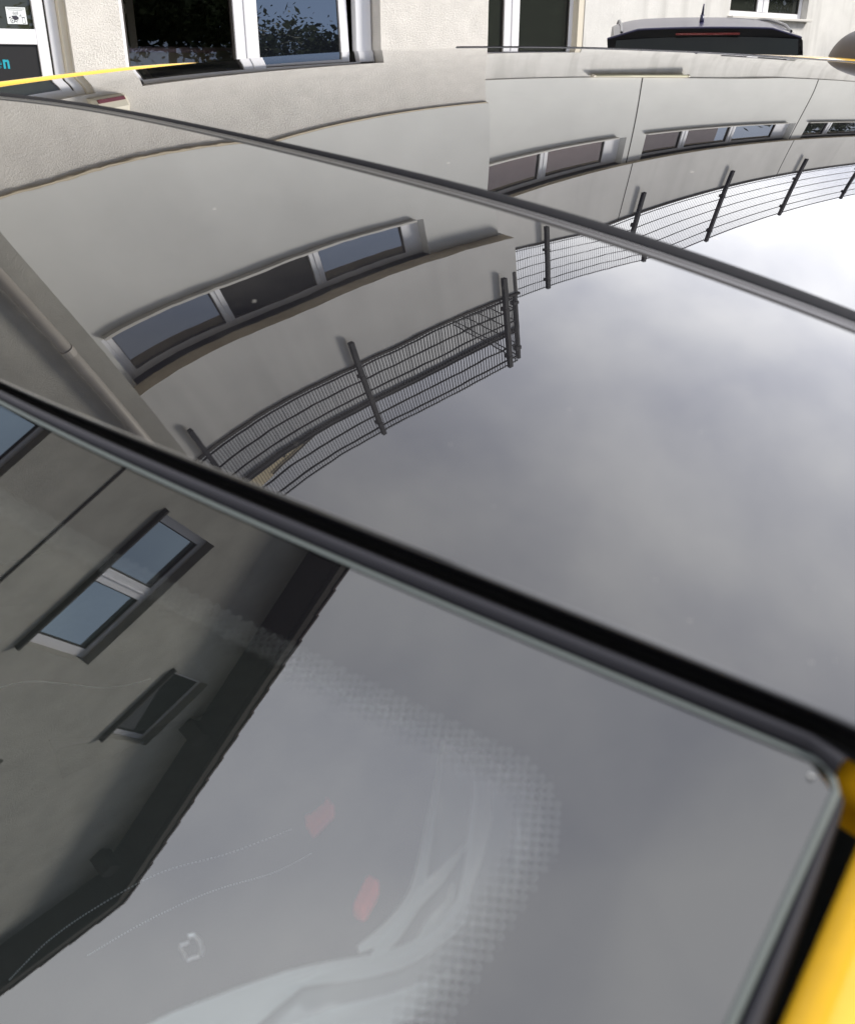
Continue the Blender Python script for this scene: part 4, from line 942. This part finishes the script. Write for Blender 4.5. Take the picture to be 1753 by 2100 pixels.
# bonnet and nose
rows = []
for i in range(24):
    v = -.60-1.35*i/23; f_ = i/23; zc_ = .93-.14*f_-.30*max(0, f_-.82)/.18*.5
    rows.append([(UC+side_w*(.94-.2*max(0, f_-.5)**2*1.6)*s_, v-.06*(1-s_*s_)*f_, G(zc_+.035*(1-s_*s_))) for s_ in [k/8 for k in range(-8, 9)]])
sheet_uvz(rows, 'bonnet', M['yellow'])
rows = []
for k in range(17):
    s_ = (k-8)/8
    rows.append([(UC+side_w*(.94-.2*.25*1.6)*s_, -1.95-.06*(1-s_*s_)+dv, G(z_)) for z_, dv in ((.79-.15+.035*(1-s_*s_), .0), (.55, -.05), (.40, -.05), (.24, .0))])
sheet_uvz(rows, 'front_bumper', M['yellow'])
for s_ in (-.6, .6):
    q = MB()
    rws = [[(.09*math.cos(R(a))*rr, .16*math.sin(R(a))*rr, 0) for a in range(0, 360, 20)] for rr in (.05, .5, 1)]
    hl = MB().grid([[(-.04+.05*(rr**2), y_, x_) for x_, y_, _ in row] for rr, row in zip((.05, .5, 1), rws)], close=True).build('headlight', M['headlamp'], car, smooth=True); hl.location = loc(UC+side_w*s_, -2.0, G(.60))
# tail
rows = []
for k in range(17):
    s_ = (k-8)/8
    rows.append([(UC+side_w*.9*s_, 2.24-.05*s_*s_, G(.30)), (UC+side_w*.9*s_, 2.28-.05*s_*s_, G(.55)), (UC+side_w*.88*s_, 2.21-.05*s_*s_, G(.90))])
sheet_uvz(rows, 'tailgate', M['yellow'])
rows = [[(UC+side_w*.88*s_, 2.21-.05*s_*s_, G(.90)), (UC+.80*s_, 2.02-.25*s_*s_, min(G(1.30), zroof(max(US, min(UN, UC+.70*s_)), 1.52, 0.)-.05))] for s_ in [k/8 for k in range(-8, 9)]]
sheet_uvz(rows, 'rear_window', M['carglass'])
for sgn in (1, -1):
    for wv in (-1.25, 1.35):
        wt = empty('wheel', (0, 0, 0)); wt.parent = car; wt.location = loc(UC+sgn*(side_w-.12), wv, G(.31))
        ty = MB(); prof2 = [(.20, -.10), (.27, -.105), (.305, -.09), (.312, -.04), (.312, .04), (.305, .09), (.27, .105), (.20, .10)]
        ty.grid([[(r_*math.cos(2*math.pi*i/36), y_, r_*math.sin(2*math.pi*i/36)) for r_, y_ in prof2] for i in range(37)]).build('tyre', M['tyre'], wt, smooth=True)
        rm_ = MB()
        for i in range(5):
            a = 2*math.pi*i/5; rm_.tube((0, -sgn*.07, 0), (.20*math.cos(a), -sgn*.08, .20*math.sin(a)), .028, 6, .02)
        rm_.tube((0, -sgn*.05, 0), (0, -sgn*.09, 0), .05, 16)
        rm_.grid([[(r_*math.cos(2*math.pi*i/36), y_*-sgn, r_*math.sin(2*math.pi*i/36)) for r_, y_ in ((.205, .09), (.185, .085), (.18, .0))] for i in range(37)])
        rm_.build('rim', M['rim'], wt, smooth=False)
MB().grid([[loc(u, v, G(.22)) for u in (-.85, .78)] for v in (-1.9, 2.0)]).build('underbody', M['black_plastic'], car)

# ---- cabin seen dimly through the clear glass  (world points relative to the camera -> car axes)
def wcar(x, y, z): # world (relative to camera xy, z relative) to local
    dx, dy = x-ox, y-oy; a = math.atan2(cs, sn); return Vector((dx*math.cos(a)+dy*math.sin(a), -dx*math.sin(a)+dy*math.cos(a), z+HC))
sh = MB(); zf = -.98
sh.grid([[loc(u, v, zf) for u in (-.78, .74)] for v in (-.62, 1.6)])
sh.build('cabin_floor', M['cabin'], car)
sh = MB()
for u_ in (-.80, .745): sh.grid([[loc(u_, v, z_) for z_ in (zf, G(.90))] for v in (-.62, 1.6)])
sh.build('door_lining', M['cabin'], car)
rows = [[loc(u, v, z_) for u in [(-.78+1.5*k/10) for k in range(11)]] for v, z_ in ((-.66, G(.93)), (-.45, G(.92)), (-.22, G(.93)), (-.16, G(.90)), (-.14, G(.70)), (-.2, G(.45)))]
MB().grid(rows).build('dashboard', M['cabin'], car, smooth=True)
# headliner under the roof glass
rows = [[loc(u, v, zroof(u, max(v, .05), 1. if v < P['Lp'] else 0.)-.035) for u in [US+(.60-US)*k/16 for k in range(17)]] for v in [.16+vv_*.1 for vv_ in range(0, 15)]]
MB().grid(rows).build('headliner', M['cabin'], car, smooth=True)
def seat(uc):
    rows = []
    for i in range(26):
        f_ = i/25
        if f_ < .5: v, z_ = .12+.50*f_/.5, G(.52)-.03*math.sin(math.pi*f_/.5)
        else: g_ = (f_-.5)/.5; v, z_ = .62+.05*g_+.14*g_, G(.52)+.60*g_
        rows.append([loc(uc+.24*s_, v-.05*abs(s_)**3*(1 if f_ > .5 else 0), z_+.05*abs(s_)**3*(1 if f_ <= .5 else 0)) for s_ in [k/10 for k in range(-10, 11)]])
    return MB().grid(rows).build('seat', M['seat'], car, smooth=True, solid=.10)
seat(.36); seat(-.42)
# the camera looks through the glass onto these
ZB = -.72
def flatpoly(name, pts, z_, mat, h=.006):
    a = [wcar(x, y, z_) for x, y in pts]; n = len(a); mb = MB()
    mb.poly([tuple(p+UP*h) for p in a])
    for i in range(n): mb.quad(a[i], a[(i+1) % n], a[(i+1) % n]+UP*h, a[i]+UP*h)
    return mb.build(name, mat, car, bevel=.002)
def ipt(x, y, z_=ZB):     # photograph direction -> point on the horizontal plane z_ (used once, to lay out the cabin pieces)
    d_ = rawray((x-876.5)/P['f'], (y-1050)/P['f']); k = z_/d_.z; return (d_.x*k, d_.y*k)
flatpoly('belt_buckle', [ipt(*q, -.30) for q in ((626, 1691), (641, 1687), (668, 1664), (670, 1650), (688, 1673), (643, 1720))], -.30, M['buckle'])
flatpoly('belt_buckle', [ipt(*q, -.30) for q in ((753, 1810), (781, 1825), (771, 1850), (747, 1893), (722, 1878), (735, 1850))], -.30, M['buckle'])
MB().grid([[wcar(*ipt(x, y), ZB-.012) for x, y in row] for row in (((-300, 1100), (1300, 1100)), ((-300, 2500), (1300, 2500)))]).build('seat_cover', M['seat'], car)
# chrome handle
ZB = -.36
hb = MB()
for pts_, w_ in (([(386, 1921), (398, 1918), (410, 1930), (415, 1948), (412, 1962)], 11), ([(368, 1941), (378, 1938), (388, 1934)], 6), ([(370, 1944), (378, 1956), (383, 1970)], 7), ([(384, 1972), (396, 1966), (410, 1963)], 5)):
    le, ri = [], []
    for i, (x, y) in enumerate(pts_):
        q0, q1 = pts_[max(0, i-1)], pts_[min(len(pts_)-1, i+1)]; tx, ty = q1[0]-q0[0], q1[1]-q0[1]; ln_ = math.hypot(tx, ty)
        row = []
        for k in range(-3, 4):
            o_ = k/3*w_/2; p_ = ipt(x-ty/ln_*o_, y+tx/ln_*o_, ZB); row.append(tuple(wcar(p_[0], p_[1], ZB+.0016*math.cos(k/3*1.4))))
        le.append(row)
    hb.grid(le)
hb.build('chrome_lever', M['silver'], car, smooth=True)
ZB = -.72
# pale stitching lines
def stitch(pts, z_=-.72-.004, n=90):
    mb = MB(); P3 = []
    for i in range(n+1):
        t = i/n*(len(pts)-1); k = min(int(t), len(pts)-2); f_ = t-k
        p_ = [pts[max(0, k-1)], pts[k], pts[k+1], pts[min(len(pts)-1, k+2)]]
        q = [.5*((2*p_[1][c])+(-p_[0][c]+p_[2][c])*f_+(2*p_[0][c]-5*p_[1][c]+4*p_[2][c]-p_[3][c])*f_**2+(-p_[0][c]+3*p_[1][c]-3*p_[2][c]+p_[3][c])*f_**3) for c in (0, 1)]
        P3.append(Vector(wcar(*ipt(*q, z_), z_)))
    for i in range(0, n, 1): mb.tube(P3[i], P3[i].lerp(P3[i+1], .62), .0007, 4)
    mb.build('stitching', M['thread'], car)
stitch([(0, 1410), (60, 1398), (130, 1402), (200, 1410), (260, 1406), (310, 1392)], n=60)
stitch([(20, 2010), (100, 1930), (200, 1860), (330, 1790), (470, 1750), (600, 1700)])
stitch([(180, 1960), (300, 1890), (430, 1830), (560, 1790), (640, 1750)])
# protective film: one thin sheet hanging at the near side of the cabin, with doubled folds lying on it
ZS = -.235
def filmsheet(name, left, right, n_r, n_c, amp, seed, dz=0, parent=None, mat='film'):
    rows = []
    for i in range(n_r+1):
        t = i/n_r*(len(left)-1); k = min(int(t), len(left)-2); f_ = t-k
        def cr(l):
            p_ = [l[max(0, k-1)], l[k], l[k+1], l[min(len(l)-1, k+2)]]
            return [.5*((2*p_[1][c])+(-p_[0][c]+p_[2][c])*f_+(2*p_[0][c]-5*p_[1][c]+4*p_[2][c]-p_[3][c])*f_**2+(-p_[0][c]+3*p_[1][c]-3*p_[2][c]+p_[3][c])*f_**3) for c in (0, 1)]
        l_, r_ = cr(left), cr(right); row = []
        for j in range(n_c+1):
            s_ = j/n_c; x = l_[0]*(1-s_)+r_[0]*s_; y = l_[1]*(1-s_)+r_[1]*s_
            x += 2.5*noise.noise(Vector((i*.06, seed, s_))); y += 2.5*noise.noise(Vector((i*.05, seed+5, s_)))
            z_ = amp*(noise.noise(Vector((s_*2.2+i*.012, i*.022, seed)))+.4*noise.noise(Vector((s_*5-i*.01, i*.05, seed+2))))
            a = ipt(x, y, ZS); row.append(tuple(wcar(a[0], a[1], ZS+dz+z_)))
        rows.append(row)
    return MB().grid(rows).build(name, M[mat], parent or car, smooth=True)
L0 = [(905, 1540), (888, 1640), (862, 1760), (825, 1870), (750, 1960), (640, 2000), (520, 2050), (400, 2100), (280, 2150)]
R0 = [(1010, 1570), (1095, 1640), (1110, 1760), (1070, 1880), (1020, 1990), (985, 2080), (960, 2170), (930, 2260), (900, 2360)]
fm = filmsheet('protective_film', L0, R0, 140, 60, .005, 2.3)
def fold(c, seed):
    le = []; ri = []
    for i, (x, y, w_) in enumerate(c):
        a_, b_ = c[max(0, i-1)], c[min(len(c)-1, i+1)]; tx, ty = b_[0]-a_[0], b_[1]-a_[1]; ln_ = math.hypot(tx, ty); nx, ny = -ty/ln_, tx/ln_
        le.append((x-nx*w_/2, y-ny*w_/2)); ri.append((x+nx*w_/2, y+ny*w_/2))
    filmsheet('film_fold', le, ri, 16*len(c), 8, .0018, seed, dz=.004, parent=fm, mat='film_fold')
fold([(908, 1538, 4), (893, 1640, 12), (872, 1760, 22), (852, 1850, 30), (800, 1922, 34), (735, 1968, 12)], 3.1)
fold([(985, 1556, 42), (990, 1650, 46), (978, 1740, 40), (957, 1830, 24), (938, 1900, 34), (860, 1962, 44), (760, 1998, 52), (640, 2020, 46), (540, 2046, 30)], 7.7)
fold([(968, 1735, 4), (905, 1812, 20), (850, 1872, 26), (800, 1945, 30), (760, 1985, 14)], 9.9)
fold([(930, 1830, 6), (915, 1880, 18), (880, 1925, 22), (850, 1965, 10)], 5.5)
fold([(650, 2012, 20), (560, 2058, 60), (470, 2110, 100), (360, 2170, 130), (250, 2240, 150)], 11.2)
fold([(985, 1960, 6), (930, 2030, 40), (830, 2085, 60), (700, 2130, 80), (580, 2190, 90)], 13.4)
fold([(1060, 1650, 8), (1062, 1760, 26), (1040, 1860, 30), (1000, 1950, 34), (960, 2060, 30), (900, 2180, 40)], 15.1)

# ================================================================= THE DARK SUV
suv = empty('parked_suv', (8.47, 6.50, 0), R(42), label='dark violet blue estate SUV seen from behind, with roof rails and a roof aerial', cat='car')
# local axes: x forward (+x world), y left; rear spoiler edge at x=-2.1
def shell(rows, name, mat, par=suv, smooth=True): return MB().grid(rows).build(name, mat, par, smooth=smooth)
rows = []
for i in range(26):
    f_ = i/25; x = -2.02+3.0*f_
    zc_ = 1.665+.155*math.sin(min(1, f_*1.35)*math.pi/2)-.10*max(0, f_-.6)**2/.16
    hw = .80
    rows.append([(x, hw*s_, zc_-.02*s_*s_-.05*abs(s_)**6) for s_ in [k/16 for k in range(-16, 17)]])
shell(rows, 'roof', M['suv_paint'])
for sgn in (-1, 1):
    rows = []
    for i in range(60):
        f_ = i/59; x = -2.25+4.55*f_; nose = max(0, (x-1.5)/.8); tail = max(0, (-1.9-x)/.35)
        w_ = .90*(1-.16*nose**2-.04*tail**2); zt = 1.02-.10*max(0, (x-.9)/1.4)
        zb = .28
        for wx_ in (-1.35, 1.38):
            d_ = abs(x-wx_)
            if d_ < .40: zb = max(zb, .34+math.sqrt(.16-d_**2)*.98)
        rows.append([(x, sgn*(w_-.06), zt), (x, sgn*w_, zt-.08), (x, sgn*(w_+.02), max(.70, zb)), (x, sgn*w_, max(.5, zb)), (x, sgn*(w_-.03), zb)])
    shell(rows, 'side_panel', M['suv_paint'])
    rows = []
    for i in range(30):
        f_ = i/29; x = -2.0+3.5*f_; zr_ = 1.60+.07*math.sin(min(1, f_*1.4)*math.pi/2); 
        if x > .8: zr_ = 1.60-(x-.8)*.75
        zr_ = min(zr_, 1.665+.155*math.sin(min(1, (x+2.02)/3*1.35)*math.pi/2)-.072)
        rows.append([(x, sgn*.798, zr_), (x, sgn*.825, min(zr_-.03, 1.58)), (x, sgn*.845, min(zr_-.05, 1.46)), (x, sgn*.885, 1.02)])
    shell(rows, 'upper_side', M['suv_paint'])
    rows = [[(x, sgn*.840, 1.56), (x, sgn*.893, 1.05)] for x in (-1.75, -1.5, -.5, .4, .85)]
    rows[0] = [(-1.78, sgn*.848, 1.47), (-1.60, sgn*.893, 1.07)]
    shell(rows, 'side_window', M['carglass'])
    # roof rail, a raised arc
    rr_ = MB(); pts = []
    for i in range(25):
        f_ = i/24; x = -1.90+2.5*f_; h_ = .022*min(1, math.sin(math.pi*f_)*3); pts.append(Vector((x, sgn*.735, 1.665+.155*math.sin(min(1, (x+2.02)/3*1.35)*math.pi/2)-.045+h_)))
    rr_.grid([[(p_.x, p_.y+.012*math.cos(R(k)), p_.z+.012*math.sin(R(k))) for k in range(0, 361, 36)] for p_ in pts])
    rr_.build('roof_rail', pbr('rail_metal', (.30, .30, .32), .4, 1.0), suv, smooth=True)
    # tail lamp
    MB().box(-2.24, -2.05, sgn*.62 if sgn > 0 else -.86, .86 if sgn > 0 else -.62, .86, 1.06).build('tail_light', M['tail_red'], suv, bevel=.02)
    MB().box(2.05, 2.25, .45 if sgn > 0 else -.78, .78 if sgn > 0 else -.45, .68, .84).build('headlight', M['headlamp'], suv, bevel=.02)
    mi = MB().box(.55, .70, .93 if sgn > 0 else -1.10, 1.10 if sgn > 0 else -.93, 1.02, 1.16).build('wing_mirror', M['suv_paint'], suv, bevel=.04)
    for wx_ in (-1.35, 1.38):
        wt = empty('wheel', (wx_, sgn*.80, .34)); wt.parent = suv
        ty = MB(); prof2 = [(.22, -.11), (.30, -.115), (.335, -.1), (.342, -.04), (.342, .04), (.335, .1), (.30, .115), (.22, .11)]
        ty.grid([[(r_*math.cos(2*math.pi*i/36), y_, r_*math.sin(2*math.pi*i/36)) for r_, y_ in prof2] for i in range(37)]).build('tyre', M['tyre'], wt, smooth=True)
        rm_ = MB()
        for i in range(6):
            a = 2*math.pi*i/6; rm_.tube((0, sgn*.08, 0), (.21*math.cos(a), sgn*.09, .21*math.sin(a)), .028, 6, .02)
        rm_.grid([[(r_*math.cos(2*math.pi*i/36), y_*sgn, r_*math.sin(2*math.pi*i/36)) for r_, y_ in ((.225, .1), (.2, .095), (.2, .0))] for i in range(37)])
        rm_.build('rim', M['rim'], wt)
# spoiler lip over the rear window
rows = []
for k in range(33):
    s_ = (k-16)/16; y_ = .835*s_+.025; zc_ = 1.660-.016*s_*s_-.055*max(0, abs(s_)-.68)/.32*(1 if abs(s_) > .68 else 0); xe_ = -2.12+.10*s_*s_
    rows.append([(xe_+.26, y_*.88, zc_+.012), (xe_+.12, y_*.94, zc_+.010), (xe_+.02, y_, zc_+.006), (xe_, y_, zc_), (xe_+.004, y_, zc_-.010)])
shell(rows, 'spoiler', M['suv_paint'])
rows = []
for k in range(33):
    s_ = (k-16)/16; y_ = .835*s_+.025; zc_ = 1.650-.016*s_*s_-.055*max(0, abs(s_)-.68)/.32; xe_ = -2.115+.10*s_*s_
    rows.append([(xe_, y_, zc_), (xe_+.03, y_*.99, zc_-.05), (xe_+.03, y_*.985, zc_-.085)])
shell(rows, 'spoiler_underside', M['black_plastic'])
MB().box(-2.112, -2.085, -.27, .27, 1.606, 1.621).build('brake_light', M['tail_red'], suv)
rows = [[(-2.09+.06*s_*s_-.14*t, (.78+.04*t)*s_, 1.595-.02*s_*s_-.49*t) for s_ in [k/12 for k in range(-12, 13)]] for t in [0, .25, .5, .75, 1]]
shell(rows, 'rear_window', winglass('suv_glass', (.006, .009, .008), 1.35))
rows = [[(-2.24+.08*s_*s_+dx, .84*s_, z_) for s_ in [k/12 for k in range(-12, 13)]] for z_, dx in ((1.10, .01), (.9, -.02), (.6, -.02), (.30, .05))]
shell(rows, 'tailgate', M['suv_paint'])
rows = [[(.85+.75*t+.02, .68*s_*(1+.16*t), 1.60-.56*t) for s_ in [k/10 for k in range(-10, 11)]] for t in [0, .5, 1]]
shell(rows, 'windscreen', M['carglass'])
rows = [[(1.45+.8*t-.05*s_*s_, .82*s_*(1-.1*t), 1.03-.16*t+.02*(1-s_*s_)) for s_ in [k/10 for k in range(-10, 11)]] for t in [0, .3, .6, .85, 1]]
shell(rows, 'bonnet', M['suv_paint'])
rows = [[(2.25+dx-.05*s_*s_, .74*s_, z_) for s_ in [k/10 for k in range(-10, 11)]] for z_, dx in ((.87, 0), (.6, .03), (.3, 0))]
shell(rows, 'front_bumper', M['suv_paint'])
an = MB(); an.tube((-1.5, 0, 1.70), (-1.5, 0, 1.775), .024, 12, .018); an.tube((-1.5, 0, 1.775), (-1.54, 0, 1.85), .012, 10, .006)
an.build('roof_aerial', M['suv_paint'], suv, smooth=True)
MB().box(-2.15, 2.2, -.85, .85, .26, .32).build('underbody', M['black_plastic'], suv)
suv.scale = (1, .90, 1.012)
